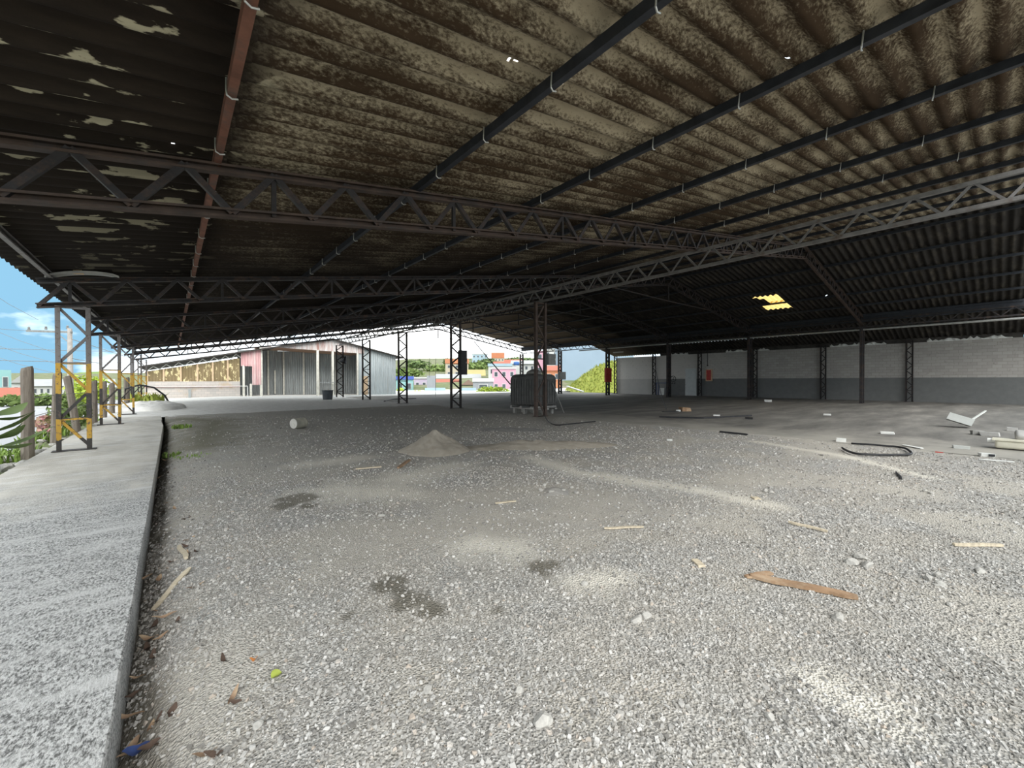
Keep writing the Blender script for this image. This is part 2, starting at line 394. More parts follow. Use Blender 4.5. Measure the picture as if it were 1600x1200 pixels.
# ------------------------------------------------------------------ purlins
ORD = ['first', 'second', 'third', 'fourth', 'fifth', 'sixth', 'seventh', 'eighth', 'ninth', 'tenth', 'eleventh']
hook_m = MB().tube([(-.012, 0, .10), (-.012, .012, -.03), (-.008, .02, -.072), (.03, .03, -.085), (.075, .03, -.07)], .008, 5).mesh('hook', MAT['galv'])
for i, s in enumerate(PUR_L + PUR_R):
    left = i < len(PUR_L); z = zroof(s) - .055
    mat = MAT['rust'] if i == 1 else (MAT['grey_steel'] if i == 0 else MAT['slate'])
    if i == 0: lab = 'weathered grey purlin along the low left eave'
    elif i == 1: lab = 'rust-brown painted purlin, the one next to the left eave'
    elif left: lab = '%s dark steel purlin under the left roof slope counted from the rust-brown one' % ORD[i - 1]
    else: lab = '%s dark steel purlin under the right roof slope counted down from the ridge' % ORD[i - len(PUR_L)]
    p = thing('purlin', lab, 'purlin', (s, TA, z), group='purlins carrying the roof sheets')
    a = MB().channel((0, .05, 0), (0, TE - TA - .05, 0), .07, .11, .008); a.build('steel_section', mat, p)
    if 0 < i < 7:
        for k in range(16):
            o = link('hook', hook_m, p, (-.03, (.5 if i % 2 else .2) + k * SWID, 0))

# ------------------------------------------------------------------ trusses
PW, DEP = .43, .50
def diag_mesh(dz0, dz1, name):     # one web bar running PW along s
    return MB().angle((0, 0, dz0), (PW, 0, dz1), .065, .02, up=(0, 1, 0)).mesh(name, MAT['steel'])
dm = {('L', 0): diag_mesh(0, DEP + K * PW, 'web_bar'), ('L', 1): diag_mesh(DEP, K * PW, 'web_bar'),
      ('R', 0): diag_mesh(0, DEP - K * PW, 'web_bar'), ('R', 1): diag_mesh(DEP, -K * PW, 'web_bar')}
post_m = MB().angle((0, 0, 0), (0, 0, DEP), .05, .012).mesh('upright', MAT['steel'])
ZB = zroof(0) - .11 - DEP - .04                      # bottom chord centre at s=0
def zchord(s): return ZB + (zroof(s) - zroof(0))
TL = ['nearest rusty lattice roof truss crossing above the foreground', 'second lattice roof truss from the camera, above the dust-caked tank',
      'third lattice roof truss from the camera under the dark roof', 'fourth lattice roof truss from the camera under the dark roof',
      'fifth lattice roof truss from the camera, last but one', 'lattice roof truss at the far open end, seen against the sky']
for i in range(6):
    tr = thing('roof_truss', TL[i], 'truss', (0, T[i], 0), group='lattice roof trusses')
    cm = MAT['chord'] if i == 0 else MAT['steel']
    for nm, dz in (('bottom_chord', 0), ('top_chord', DEP)):
        MB().channel((-2.05, 0, zchord(-2.05) + dz), (SR, 0, zchord(SR) + dz), .10, .10, .012).build(nm, cm, tr)
        MB().channel((SR, 0, zchord(SR) + dz), (SC + .2, 0, zchord(SC + .2) + dz), .10, .10, .012).build(nm, cm, tr)
    n = 0; s = -2.02
    while s + PW < SC + .2:
        side = 'L' if s + PW / 2 < SR else 'R'
        if not (s < SR < s + PW): link('web_bar', dm[side, n % 2], tr, (s, 0, zchord(s)))
        if n % 6 == 1: link('upright', post_m, tr, (s, .03, zchord(s)))
        s += PW; n += 1
    if i >= 1:     # king post and tie below the ridge
        MB().bar((SR, .0, zchord(SR) - .95), (SR, 0, zchord(SR)), .07, .07).build('king_post', MAT['steel'], tr)
        MB().bar((SR - 5.5, 0, zchord(SR - 5.5)), (SR, 0, zchord(SR) - .95), .05, .05).build('tie_bar', MAT['steel'], tr)
        MB().bar((SR + 5.5, 0, zchord(SR + 5.5)), (SR, 0, zchord(SR) - .95), .05, .05).build('tie_bar', MAT['steel'], tr)

# ------------------------------------------------------------------ lengthwise lattice girders
def girder(s, z0, z1, t0, t1, label, mat, pw=.41):
    g = thing('lattice_girder', label, 'girder', (s, t0, 0))
    L = t1 - t0
    MB().channel((0, 0, z0), (0, L, z0), .09, .08, .008).build('bottom_chord', mat, g)
    MB().channel((0, 0, z1), (0, L, z1), .09, .08, .008).build('top_chord', mat, g)
    up = MB().angle((0, 0, z0), (0, pw, z1), .05, .01, up=(1, 0, 0)).mesh('web_bar', mat); dn = MB().angle((0, 0, z1), (0, pw, z0), .05, .01, up=(1, 0, 0)).mesh('web_bar', mat)
    for n in range(int(L / pw)): link('web_bar', (up, dn)[n % 2], g, (0, n * pw, 0))
girder(SB, 4.78, 5.26, -.86, T[5], 'long lattice girder running over the inner columns to the upper right', MAT['grey_steel'])
girder(SC, 4.86, 5.32, -.86, T[5], 'long lattice girder over the outer columns beside the block wall', MAT['steel'], .46)
g = thing('gutter_pipe', 'pale horizontal pipe running high in front of the block wall', 'pipe', (SC - .12, -.86, 4.66))
MB().tube([(0, 0, 0), (0, 18, .06), (0, 30, .03)], .06, 10).build('pipe_run', MAT['galv'], g)
br = MB().tube([(0, 0, -.07), (.02, 0, .22)], .015, 6).mesh('pipe_hanger', MAT['steel'])
for k in range(7): link('pipe_hanger', br, g, (0, 1.5 + 4.2 * k, .02))

# ------------------------------------------------------------------ columns
def column(name, s, t, w, top, label, mat, group, z0=0., step=.62, leg=.075, extra=True, along=False, bw=.05):
    c = thing(name, label, 'column', (s, t, z0), rz=PI / 2 if along else 0, group=group); h = top - z0
    lm_ = (MB().angle((0, 0, 0), (0, 0, h), leg, .016) if bw == .05 else MB().bar((0, 0, 0), (0, 0, h), leg, leg)).mesh('leg', mat)
    for sg in (-1, 1):
        o = link('leg', lm_, c, (sg * w / 2, 0, 0))
        if sg > 0: o.rotation_euler = (0, 0, PI / 2)
    n = max(2, round((h - .1) / step)); st = (h - .1) / n
    up = MB().angle((-w / 2, 0, 0), (w / 2, 0, st), bw, .025, up=(0, 1, 0)).mesh('brace', mat); dn = MB().angle((w / 2, 0, 0), (-w / 2, 0, st), bw, .025, up=(0, 1, 0)).mesh('brace', mat)
    for k in range(n): link('brace', (dn, up)[k % 2], c, (0, .02, .08 + k * st))
    rung = MB().bar((-w / 2, 0, 0), (w / 2, 0, 0), .04, .045).mesh('rung', mat)
    for k in ([2] if not extra else [1, 3, 5]) + [n]: 
        if k <= n: link('rung', rung, c, (0, 0, .08 + k * st))
    MB().cbox((0, 0, .008), (w + .2, .22, .016)).build('base_plate', mat, c)
    return c
LLAB = ['yellow and black striped lattice column nearest the camera, on the left walkway edge', 'second striped lattice column along the left walkway',
        'third striped lattice column along the left walkway', 'fourth striped lattice column along the left edge', 'farthest striped lattice column on the left edge']
for i in range(1, 6):
    column('lattice_column', -1.545, T[i], .433, zchord(-1.545) - .05 if True else 0, LLAB[i - 1], MAT['zebra'], 'striped lattice columns along the left edge', .07 if i < 3 else .0, .56)
BLAB = ['dusty lattice column standing in front of the caged tank', 'dark lattice column with a tall black box on it', 'slim lattice column between the black box column and the far shed',
        'lattice column in front of the right wall of the far shed', 'lattice column with a bell-shaped lamp before the far shed porch']
for i in range(1, 6):
    column('lattice_column', SB + .02, T[i], .58 if i > 1 else .52, 4.74, BLAB[i - 1], MAT['chord'] if i == 1 else MAT['steel'], 'tall lattice columns under the inner girder', 0, .45 if i > 1 else .8, .10 if i > 1 else .12, bw=.075)
CLAB = ['stout dark column standing nearest on the right of the concrete floor', 'second dark column from the right in front of the block wall', 'dark lattice column beside the painted round mark on the wall',
        'dark lattice column carrying a red box before the grassy mound', 'lattice column with a small grey box at the left foot of the mound', 'farthest lattice column behind the caged tank']
column('lattice_column', SB + .02, -.86, .58, 4.74, 'lattice column at the open front of the shed, outside the right edge', MAT['steel'], None, 0, .5, .085)
for i in range(6):
    column('lattice_column', SC, T[i], .42, 4.82, CLAB[i], MAT['steel'], 'dark lattice columns before the block wall', 0, .40, .15, bw=.10)

# ------------------------------------------------------------------ floor
def seg_d(x, y, pts):
    d = np.full(np.shape(x), 1e9)
    for (x0, y0), (x1, y1) in zip(pts[:-1], pts[1:]):
        L = (x1 - x0) ** 2 + (y1 - y0) ** 2 + 1e-9; u = np.clip(((x - x0) * (x1 - x0) + (y - y0) * (y1 - y0)) / L, 0, 1)
        d = np.minimum(d, np.hypot(x - x0 - u * (x1 - x0), y - y0 - u * (y1 - y0)))
    return d
def g2(px, py): p = at_z(px, py); return (p.x, p.y)
def gh(x, y):                                        # ground height of the gravel bay
    z = .035 * (fbm(x * .9, y * .9, 3, 3) - .5) + .018 * (fbm(x * 4, y * 4, 5, 3) - .5)
    z = z - .26 * np.exp(-np.maximum(x + .2, 0) / .22) * np.clip((22 - y) / 3, 0, 1)
    return z
WET = [(g2(608, 915), .14), (g2(640, 942), .17), (g2(670, 960), .16), (g2(625, 930), .1), (g2(465, 780), .2), (g2(445, 790), .13), (g2(480, 792), .1), (g2(778, 955), .13), (g2(540, 965), .08), (g2(850, 890), .16), (g2(1400, 640), .2)]
DUST = [([g2(830, 715), g2(900, 738), g2(990, 752), g2(1100, 768), g2(1200, 790)], .16), ([g2(1180, 690), g2(1330, 715), g2(1450, 745)], .12), ([g2(600, 770), g2(520, 765)], .35), ([g2(690, 730), g2(640, 745)], .35),
        ([g2(740, 850), g2(800, 860)], .18), ([g2(960, 905), g2(900, 910)], .12), ([g2(480, 725), g2(560, 715)], .25), ([g2(1280, 1070), g2(1380, 1120)], .10)]
def masks(x, y):
    n = fbm(x * 3.2, y * 3.2, 21, 4) - .5; wet_and_edge = np.zeros(np.shape(x)); dust = np.zeros(np.shape(x))
    for (cx, cy), r in WET: wet_and_edge = np.maximum(wet_and_edge, np.clip((r * (1 + 2.2 * n) - np.hypot(x - cx, y - cy)) / (.25 * r), 0, 1))
    for pts, r in DUST: dust = np.maximum(dust, np.clip(1 - seg_d(x, y, pts) / (r * (2.0 + 3 * n)), 0, 1) ** .8)
    bare = np.clip((fbm(x * .8, y * .8, 40, 5) - .49) * 7, 0, 1)
    bare = np.maximum(bare, .85 * np.clip((y - 6.5 + 3 * n) / 5, 0, 1))
    moss = np.clip(1 - seg_d(x, y, [(.5, 12.0), (1.3, 19.0), (.3, 21)]) / (1.3 + 2.5 * n), 0, 1)
    wet_and_edge = np.maximum(wet_and_edge, .95 * np.clip((.13 + .35 * n - (x + .2)) / .07, 0, 1) * (y < 21)); dust = np.where(x < .1, 0, dust)  # darker band along the walkway edge, in one mask with the wet patches
    return wet_and_edge, dust, bare, moss
def gravel_ground():
    m = M_('crushed_stone_ground', .95, 0, .12); w = m.vec('World')
    v1 = m.vor(75, w, 'Color'); n0 = m.noise(60, w, 3, .7); n1 = m.noise(1.3, w, 5); n2 = m.noise(7, w, 5, .7)
    cell = m.sep(v1, 0)
    c = m.ramp(m.math('ADD', m.math('MULTIPLY', cell, .55), m.math('MULTIPLY', n0, .45)), [(.12, (.12, .115, .106)), (.38, (.29, .28, .26)), (.6, (.42, .408, .385)), (.85, (.62, .605, .58))])
    c = m.mix(m.ramp(n2, [(.35, 0.), (.7, .55)]), c, (.30, .285, .26))
    c = m.mix(m.ramp(n1, [(.42, 0.), (.62, .6)]), c, (.40, .365, .31))
    c = m.mix(m.math('MULTIPLY', m.attr('bare'), .75), c, (.43, .40, .35))
    c = m.mix(m.math('MULTIPLY', m.attr('dust'), .85), c, (.66, .62, .54))
    c = m.mix(m.math('MULTIPLY', m.attr('moss'), .75), c, (.15, .14, .085))
    c = m.mix(m.math('MULTIPLY', m.attr('wet_and_edge'), .72), c, (.10, .088, .062))
    m.col(c); m.bump(m.math('ADD', m.vor(75, w), n2), .7, .02); return m.m
MAT['gravel'] = gravel_ground()
def stones_mat():
    m = M_('crushed_stone', .85, 0, .2); r = N(m.t, 'ShaderNodeNewGeometry').outputs['Random Per Island']; w = m.vec('World')
    c = m.ramp(r, [(0, (.12, .116, .11)), (.35, (.26, .253, .24)), (.7, (.40, .39, .372)), (.93, (.54, .53, .51)), (1, (.38, .31, .25))])
    m.col(m.mix(m.ramp(m.noise(1.0, w, 4), [(.4, .15), (.65, .6)]), c, (.38, .35, .305))); return m.m
MAT['stone'] = stones_mat()
xs = np.concatenate([np.arange(-.2, 8, .07), np.linspace(8, 12.4, 40)]); ys = np.concatenate([np.linspace(-9, -.5, 40)[:-1], np.arange(-.5, 9, .07), np.linspace(9.05, 23, 170)])
v, f = grid(xs, ys, gh)
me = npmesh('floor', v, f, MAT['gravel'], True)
for nm, a in zip(('wet_and_edge', 'dust', 'bare', 'moss'), masks(v[:, 0], v[:, 1])):
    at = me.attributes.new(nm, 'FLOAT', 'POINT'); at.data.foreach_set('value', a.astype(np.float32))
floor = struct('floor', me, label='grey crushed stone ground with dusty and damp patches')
# loose stones of the gravel, denser towards the camera
def rocks(P, size, squash=.6):
    n = len(P); base = np.array([(-1,-1,-1),(1,-1,-1),(1,1,-1),(-1,1,-1),(-1,-1,1),(1,-1,1),(1,1,1),(-1,1,1)], float) * .5
    tri = np.array([(0,2,1),(0,3,2),(4,5,6),(4,6,7),(0,1,5),(0,5,4),(1,2,6),(1,6,5),(2,3,7),(2,7,6),(3,0,4),(3,4,7)])
    V = base[None] + RNG.uniform(-.27, .27, (n, 8, 3)); V[:, 4:, :2] *= RNG.uniform(.4, 1, (n, 1, 1))
    sc = size[:, None, None] * np.stack([RNG.uniform(.7, 1.4, n), RNG.uniform(.55, 1.05, n), RNG.uniform(.35, .9, n) * squash / .6], -1)[:, None, :]
    V = V * sc; a = RNG.uniform(0, 2 * PI, n); b = RNG.normal(0, .35, n)
    x, y, z = V[..., 0], V[..., 1], V[..., 2]; z2 = z * np.cos(b)[:, None] + x * np.sin(b)[:, None]; x2 = x * np.cos(b)[:, None] - z * np.sin(b)[:, None]
    V = np.stack([x2 * np.cos(a)[:, None] - y * np.sin(a)[:, None], x2 * np.sin(a)[:, None] + y * np.cos(a)[:, None], z2], -1) + P[:, None, :]
    return V.reshape(-1, 3), (tri[None] + 8 * np.arange(n)[:, None, None]).reshape(-1, 3)
Pts, Siz = [], []
for d0, d1, dens, lo, hi in ((1.35, 2.6, 4600, .006, .021), (2.6, 4.2, 2500, .007, .023), (4.2, 7, 900, .009, .028), (7, 12, 190, .014, .038), (12, 18, 40, .02, .045)):
    A = 2.7 * (d1 * d1 - d0 * d0) / 2; n = int(A * dens)
    D = np.sqrt(RNG.uniform(d0 * d0, d1 * d1, n)); u = RNG.uniform(-1.4, 1.4, n); X = D * u
    s = X * math.cos(YAW) + D * math.sin(YAW); t = -X * math.sin(YAW) + D * math.cos(YAW)
    wet_and_edge, dust, bare, moss = masks(s, t)
    p = (1 - .8 * wet_and_edge * (s > .05)) * (1 - .8 * dust) * (1 - .72 * bare) * (1 - .8 * moss)
    k = (s > -.19) & (s < 12.1 + .5 * (fbm(t, t * 0, 9, 2) - .5)) & (t < 22.5) & (RNG.uniform(0, 1, n) < p)
    s, t = s[k], t[k]; z = lo * (hi / lo) ** (RNG.uniform(0, 1, len(s)) ** 1.7)
    Pts.append(np.stack([s, t, gh(s, t) + z * .12], -1)); Siz.append(z)
v, f = rocks(np.concatenate(Pts), np.concatenate(Siz))
tag(link('gravel', npmesh('gravel', v, f, MAT['stone'])), 'loose grey crushed gravel strewn over the ground', 'gravel', kind='stuff')

# concrete floor of the right bays
def concrete_floor():
    m = M_('dusty_concrete_floor', .8, 0, .3); w = m.vec('World'); st = m.vec('World', (.25, 1, 1))
    n = m.noise(1.2, st, 6, .65); f = m.noise(25, w, 4)
    c = m.ramp(n, [(.3, (.085, .08, .073)), (.5, (.15, .142, .128)), (.72, (.25, .235, .21))])
    c = m.mix(m.ramp(f, [(.5, 0.), (.75, .5)]), c, (.17, .16, .14))
    spill = m.ramp(m.math('ADD', m.math('MULTIPLY', m.math('SUBTRACT', m.sep(w, 0), 12.2), .25), m.math('MULTIPLY', m.math('SUBTRACT', m.noise(.8, w, 5, .65), .5), 1.6)), [(.05, .85), (.75, 0.)]); c = m.mix(spill, c, (.34, .32, .28)); m.col(c); m.bump(f, .2, .01); return m.m
MAT['cfloor'] = concrete_floor()
v, f = grid(np.linspace(12.2, 39.2, 60), np.linspace(-9, 39.6, 80), lambda x, y: .012 * (fbm(x * .6, y * .6, 6, 3) - .5) + .002)
struct('floor', npmesh('floor', v, f, MAT['cfloor'], True), label='dark dusty concrete floor of the bays beyond the tank')
# sunlit yard of pale packed stone at the far end, wrapping round the shed
MAT['yard'] = simple('pale_packed_stone', (.70, .68, .64), .95, .12, 4, 0, c2=(.55, .52, .47), thr=(.52, .7), kind='World', bump=.3)
def yz(x, y): return .03 * (fbm(x * .7, y * .7, 31, 3) - .5) + np.where(y > 25, .16 * np.clip((y - 25) / 12, 0, 1) * np.clip(1 - abs(x - 4) / 9, 0, 1), 0) - .01
v, f = grid(np.linspace(-2.4, 14.5, 90), np.linspace(22.6, 60, 120), yz)
struct('floor', npmesh('floor', v, f, MAT['yard'], True), label='pale packed stone yard in daylight before the far shed')
v, f = grid(np.linspace(14.4, 60, 40), np.linspace(39.3, 60, 30), lambda x, y: .0 * x - .005)
struct('floor', npmesh('floor', v, f, MAT['yard'], True), label='pale yard strip beyond the open end of the shed')
# raised walkway on the left
def walkway():
    m = M_('exposed_aggregate_concrete', .93, 0, .15); w = m.vec('World'); st = m.vec('World', (1, .45, 1)); t = m.sep(w, 1)
    f = m.noise(80, st, 5, .8); n = m.noise(2.0, st, 5); s2 = m.noise(2.2, m.vec('World', (.6, 2.6, 1)), 5, .7)
    rough = m.ramp(f, [(.40, (.12, .118, .112)), (.49, (.42, .415, .40)), (.57, (.68, .67, .65))])
    smooth = m.ramp(n, [(.3, (.44, .41, .36)), (.7, (.62, .59, .53))])
    c = m.mix(m.ramp(m.math('ADD', m.math('MULTIPLY', m.math('SUBTRACT', t, 6.6), .35), m.math('MULTIPLY', m.math('SUBTRACT', n, .5), 2.2)), [(0, 0.), (.8, 1.)]), rough, smooth)
    c = m.mix(m.ramp(s2, [(.50, 0.), (.66, .75)]), c, (.66, .65, .63)); m.col(c); m.bump(m.math('ADD', f, n), .8, .02); return m.m
MAT['walk'] = walkway()
ty = np.linspace(-4, 22.3, 240); ed = -.20 + .010 * (fbm(ty * 1.6, ty * 0, 8, 4) - .5) - .30 * np.clip((ty - 17.5) / 4.8, 0, 1) * fbm(ty * 1.1, ty * 0 + 3, 4, 3)
cols = [(-2.06, -.55), (-2.06, .05), (-1.9, .07)] + [(None, k) for k in (0, 1, 2, 3)]
V = []
for y, e in zip(ty, ed):
    zz = .07 + .012 * (float(fbm(np.array([y * 2.]), np.array([1.]), 2, 3)[0]) - .5)
    V += [(-2.05, y, -.55), (-2.05, y, .05), (-1.6, y, .07), (-.8, y, zz), (e - .008, y, zz), (e, y, zz - .01), (e + .004, y, -.55)]
n = 7; i = np.arange(len(ty) * n).reshape(-1, n)
f = np.stack([i[:-1, :-1], i[:-1, 1:], i[1:, 1:], i[1:, :-1]], -1).reshape(-1, 4)
struct('floor', npmesh('floor', np.array(V), f, MAT['walk']), label='raised concrete walkway along the left side of the gravel')

# ------------------------------------------------------------------ block wall on the right
def wallmat():
    m = M_('painted_block_wall', .9, 0, .2); w = m.vec('World'); z = m.sep(w, 2)
    cb = N(m.t, 'ShaderNodeCombineXYZ'); m.L(m.sep(w, 1), cb.inputs[0]); m.L(z, cb.inputs[1])
    b = N(m.t, 'ShaderNodeTexBrick'); m.L(cb.outputs[0], b.inputs['Vector']); b.inputs['Scale'].default_value = 1; b.inputs['Brick Width'].default_value = .4; b.inputs['Row Height'].default_value = .2; b.inputs['Mortar Size'].default_value = .008
    b.inputs['Color1'].default_value = (.40, .378, .35, 1); b.inputs['Color2'].default_value = (.34, .32, .295, 1); b.inputs['Mortar'].default_value = (.26, .245, .225, 1)
    spots = m.ramp(m.noise(5, m.vec('World', (1, 1, 1)), 5, .7), [(.58, 0.), (.70, .6)])
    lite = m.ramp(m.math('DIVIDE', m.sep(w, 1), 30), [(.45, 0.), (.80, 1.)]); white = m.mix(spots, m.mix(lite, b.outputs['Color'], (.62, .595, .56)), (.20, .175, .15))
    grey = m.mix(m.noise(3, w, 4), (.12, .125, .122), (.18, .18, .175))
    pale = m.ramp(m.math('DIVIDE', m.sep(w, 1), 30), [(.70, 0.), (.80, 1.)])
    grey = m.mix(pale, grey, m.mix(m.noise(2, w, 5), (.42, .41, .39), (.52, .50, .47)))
    zz = m.math('ADD', z, m.math('MULTIPLY', m.noise(6, w), .02))
    c = m.mix(m.ramp(m.math('DIVIDE', zz, 4), [(.408, 1.), (.416, 0.)]), white, grey)
    m.col(c); m.bump(b.outputs['Fac'], -.3, .01); return m.m
MAT['wall'] = wallmat()
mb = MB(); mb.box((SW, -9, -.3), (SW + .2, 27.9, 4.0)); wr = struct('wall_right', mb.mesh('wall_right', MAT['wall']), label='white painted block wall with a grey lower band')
MAT['soot_wood'] = simple('dark_wall_plate', (.05, .045, .04), .9, .4, 4, kind='World')
MB().box((SW - .02, -.8, 4.0), (SW + .16, 22.5, 4.31)).build('wall_plate', MAT['soot_wood'], wr)
WLAB = ['nearest visible dark wall pilaster, in the dimness at the right', 'second dark wall pilaster from the right', 'dark wall pilaster just behind the second column from the right',
        'dark wall pilaster left of the red framed cabinet', 'dark wall pilaster at the blue bench', 'dark pilaster at the far end of the block wall']
for k in range(6):
    column('wall_pilaster', SW - .2, 4.03 + 4.764 * k, .30, 4.2, WLAB[k], MAT['steel'], 'dark pilasters along the block wall', 0, .35, .09, extra=False, along=True)

# red framed cabinet, painted mark, pale doorway, leaning sheet, bench
MAT['red'] = simple('faded_red_paint', (.42, .045, .035), .5, .25, 6); MAT['cream_trim'] = simple('cream_trim', (.55, .40, .26), .7, .15)
MAT['black'] = simple('black_paint', (.02, .02, .022), .5, .3); MAT['pale_door'] = simple('pale_grey_paint', (.50, .53, .53), .8, .08, 3)
MAT['white'] = simple('dirty_white', (.66, .66, .63), .7, .12, 5); MAT['box_grey'] = simple('grey_box_paint', (.20, .20, .19), .6, .2); MAT['blue_paint'] = simple('worn_blue_paint', (.05, .08, .22), .6, .3)
MAT['dust_grey'] = simple('cement_dust', (.30, .29, .27), .95, .3, 3, c2=(.20, .195, .185), thr=(.45, .7), bump=.4)
c0 = at_s(1103, 577, SW - .12); c1 = at_s(1112.5, 595.5, SW - .12); ty0, ty1 = min(c0.y, c1.y), max(c0.y, c1.y); tz0, tz1 = min(c0.z, c1.z), max(c0.z, c1.z)
c = thing('fire_hose_cabinet', 'red fire hose cabinet with a cream frame hung on the block wall', 'cabinet', (SW - .12, (ty0 + ty1) / 2, tz0)); hw = (ty1 - ty0) / 2; hh = tz1 - tz0
MB().box((-.06, -hw, 0), (.12, hw, hh)).build('frame', MAT['cream_trim'], c); dr = MB().box((-.085, -hw + .08, .08), (-.055, hw - .08, hh - .08)).build('door', MAT['red'], c); MB().cbox((-.1, hw - .14, hh / 2), (.03, .03, .14)).build('handle', MAT['black'], dr)
cc = thing('conduit', 'thin black conduit dropping to the red cabinet', 'conduit', (SW - .04, ty1 - .12, tz1 + .35)); MB().tube([(0, 0, .02), (0, 0, 1.75)], .025, 6).build('tube', MAT['black'], cc); MB().cbox((0, 0, 0), (.07, .1, .1)).build('junction_box', MAT['black'], cc)
p0 = at_s(1052, 592, SW); wm = thing('wall_mark', 'black painted round mark with small letters on the block wall', 'mark', (SW - .012, p0.y, p0.z))
ring = MB(); R0, R1 = .24, .30
vs = [(0, r * math.cos(a), r * math.sin(a)) for r in (R0, R1) for a in [2 * PI * k / 28 for k in range(28)]] ; vs += [(.01, y, z) for _, y, z in vs]
ring.add(vs, [(k, (k + 1) % 28, 28 + (k + 1) % 28, 28 + k) for k in range(28)] + [(56 + k, 84 + k, 84 + (k + 1) % 28, 56 + (k + 1) % 28) for k in range(28)]); ring.build('ring', MAT['black'], wm)
MB().cbox((.003, 0, .02), (.012, .06, .26)).cbox((.003, -.06, .1), (.012, .16, .05)).cbox((.003, .0, -.1), (.012, .16, .05)).build('inner_figure', MAT['black'], wm)
MB().bar((.003, .16, -.52), (.003, .08, -.36), .012, .05).bar((.003, 0, -.52), (.003, .08, -.36), .012, .05).cbox((.003, -.12, -.44), (.012, .05, .16)).cbox((.003, -.18, -.38), (.012, .12, .04)).cbox((.003, -.18, -.5), (.012, .12, .04)).build('letters', MAT['black'], wm)
a, b = at_s(1071, 576, SW), at_s(1088.5, 615, SW); MB()
dd = struct('door_1', MB().box((-.03, -abs(a.y - b.y) / 2, -.2), (.02, abs(a.y - b.y) / 2, a.z)).mesh('door_1', MAT['pale_door']), (SW - .01, (a.y + b.y) / 2, 0), 'pale grey blocked-up doorway panel in the block wall')
MB().cbox((-.05, .5, 1.05), (.05, .12, .03)).build('door_handle', MAT['box_grey'], dd)
a, b = at_s(1031, 606, 38.1), at_s(1037, 615, 38.1)
o = thing('leaning_board', 'small white board leaning by the bench at the block wall', 'board', (38.05, (a.y + b.y) / 2, 0)); MB().box((0, -.25, .012), (.035, .25, .72), Matrix.Rotation(.12, 4, 'Y')).build('sheet', MAT['white'], o)
bn = thing('wall_bench', 'dark blue bench shelf standing against the block wall', 'bench', (38.1, 21.9, 0)); MB().cbox((0, 0, 1.22), (.45, 1.35, .06)).build('seat', MAT['blue_paint'], bn)
lg = MB().cbox((0, 0, .6), (.05, .05, 1.2)).mesh('leg', MAT['blue_paint'])
for a in (-.2, .2):
    for b in (-.6, .6): link('leg', lg, bn, (a, b, 0))
# fluorescent tube fitting under the lean-to
p = at_s(966, 550.7, 36.0); ft = thing('tube_light', 'unlit white fluorescent fitting under the lean-to roof', 'lamp', (36.0, p.y, p.z)); MB().cbox((0, 0, .03), (.1, 1.25, .05)).build('housing', MAT['white'], ft); MB().tube([(0, -.6, -.02), (0, .6, -.02)], .018, 8).build('tube', MAT['white'], ft)
MB().tube([(0, -.4, .05), (0, -.4, .42)], .006, 5).tube([(0, .4, .05), (0, .4, .42)], .006, 5).build('hanger', MAT['black'], ft)

# boxes on the columns
def wbox(name, label, s, t, z0, w, d, h, mat, cat='box', lid=True):
    o = thing(name, label, cat, (s, t, z0)); MB().box((-w / 2, -d / 2, 0), (w / 2, d / 2, h)).build('body', mat, o)
    MB().box((-w / 2 + .03, -d / 2 - .015, .03), (w / 2 - .03, -d / 2 - .001, h - .03)).build('door', mat, o); MB().cbox((w / 2 - .07, -d / 2 - .025, h / 2), (.03, .03, .08)).build('latch', MAT['galv'], o)
def at_col(px, py, t): return at_t(px, py, t)
a, b = at_t(715.5, 547.5, T[2] - .12), at_t(725.5, 585.5, T[2] - .12); wbox('speaker_cabinet', 'tall black box fixed to the right leg of a lattice column', (a.x + b.x) / 2, T[2] - .26, b.z, b.x - a.x, .3, a.z - b.z, MAT['black'], 'cabinet')
a, b = at_t(852, 553, T[1] - .1), at_t(864, 570.5, T[1] - .1); wbox('electrical_box', 'dusty grey electrical box on the column before the tank', (a.x + b.x) / 2, T[1] - .17, b.z, b.x - a.x, .2, a.z - b.z, MAT['box_grey'])
a, b = at_t(873.5, 581, T[4] - .3), at_t(884, 593, T[4] - .3); wbox('electrical_box', 'small grey box on the lattice column left of the mound', (a.x + b.x) / 2, T[4] - .21, b.z, b.x - a.x, .22, a.z - b.z, MAT['box_grey'])
a, b = at_t(947, 575, T[3] - .3), at_t(955.5, 597, T[3] - .3); wbox('hose_box', 'red box mounted on the lattice column before the mound', (a.x + b.x) / 2, T[3] - .21, b.z, b.x - a.x, .22, a.z - b.z, MAT['red'])
p = at_t(538, 562, T[5] - .2)
bl = thing('bell_lamp', 'dark bell-shaped lamp on the far lattice column', 'lamp', p); MB().lathe([(.02, .35), (.07, .33), (.1, .2), (.3, -.28), (.32, -.3), (.29, -.28), (.09, .18)], 18, Matrix.Rotation(.35, 4, 'Y')).build('shade', MAT['black'], bl, True); MB().bar((-.32, .12, .1), (0, 0, .34), .05, .05).build('bracket', MAT['steel'], bl)

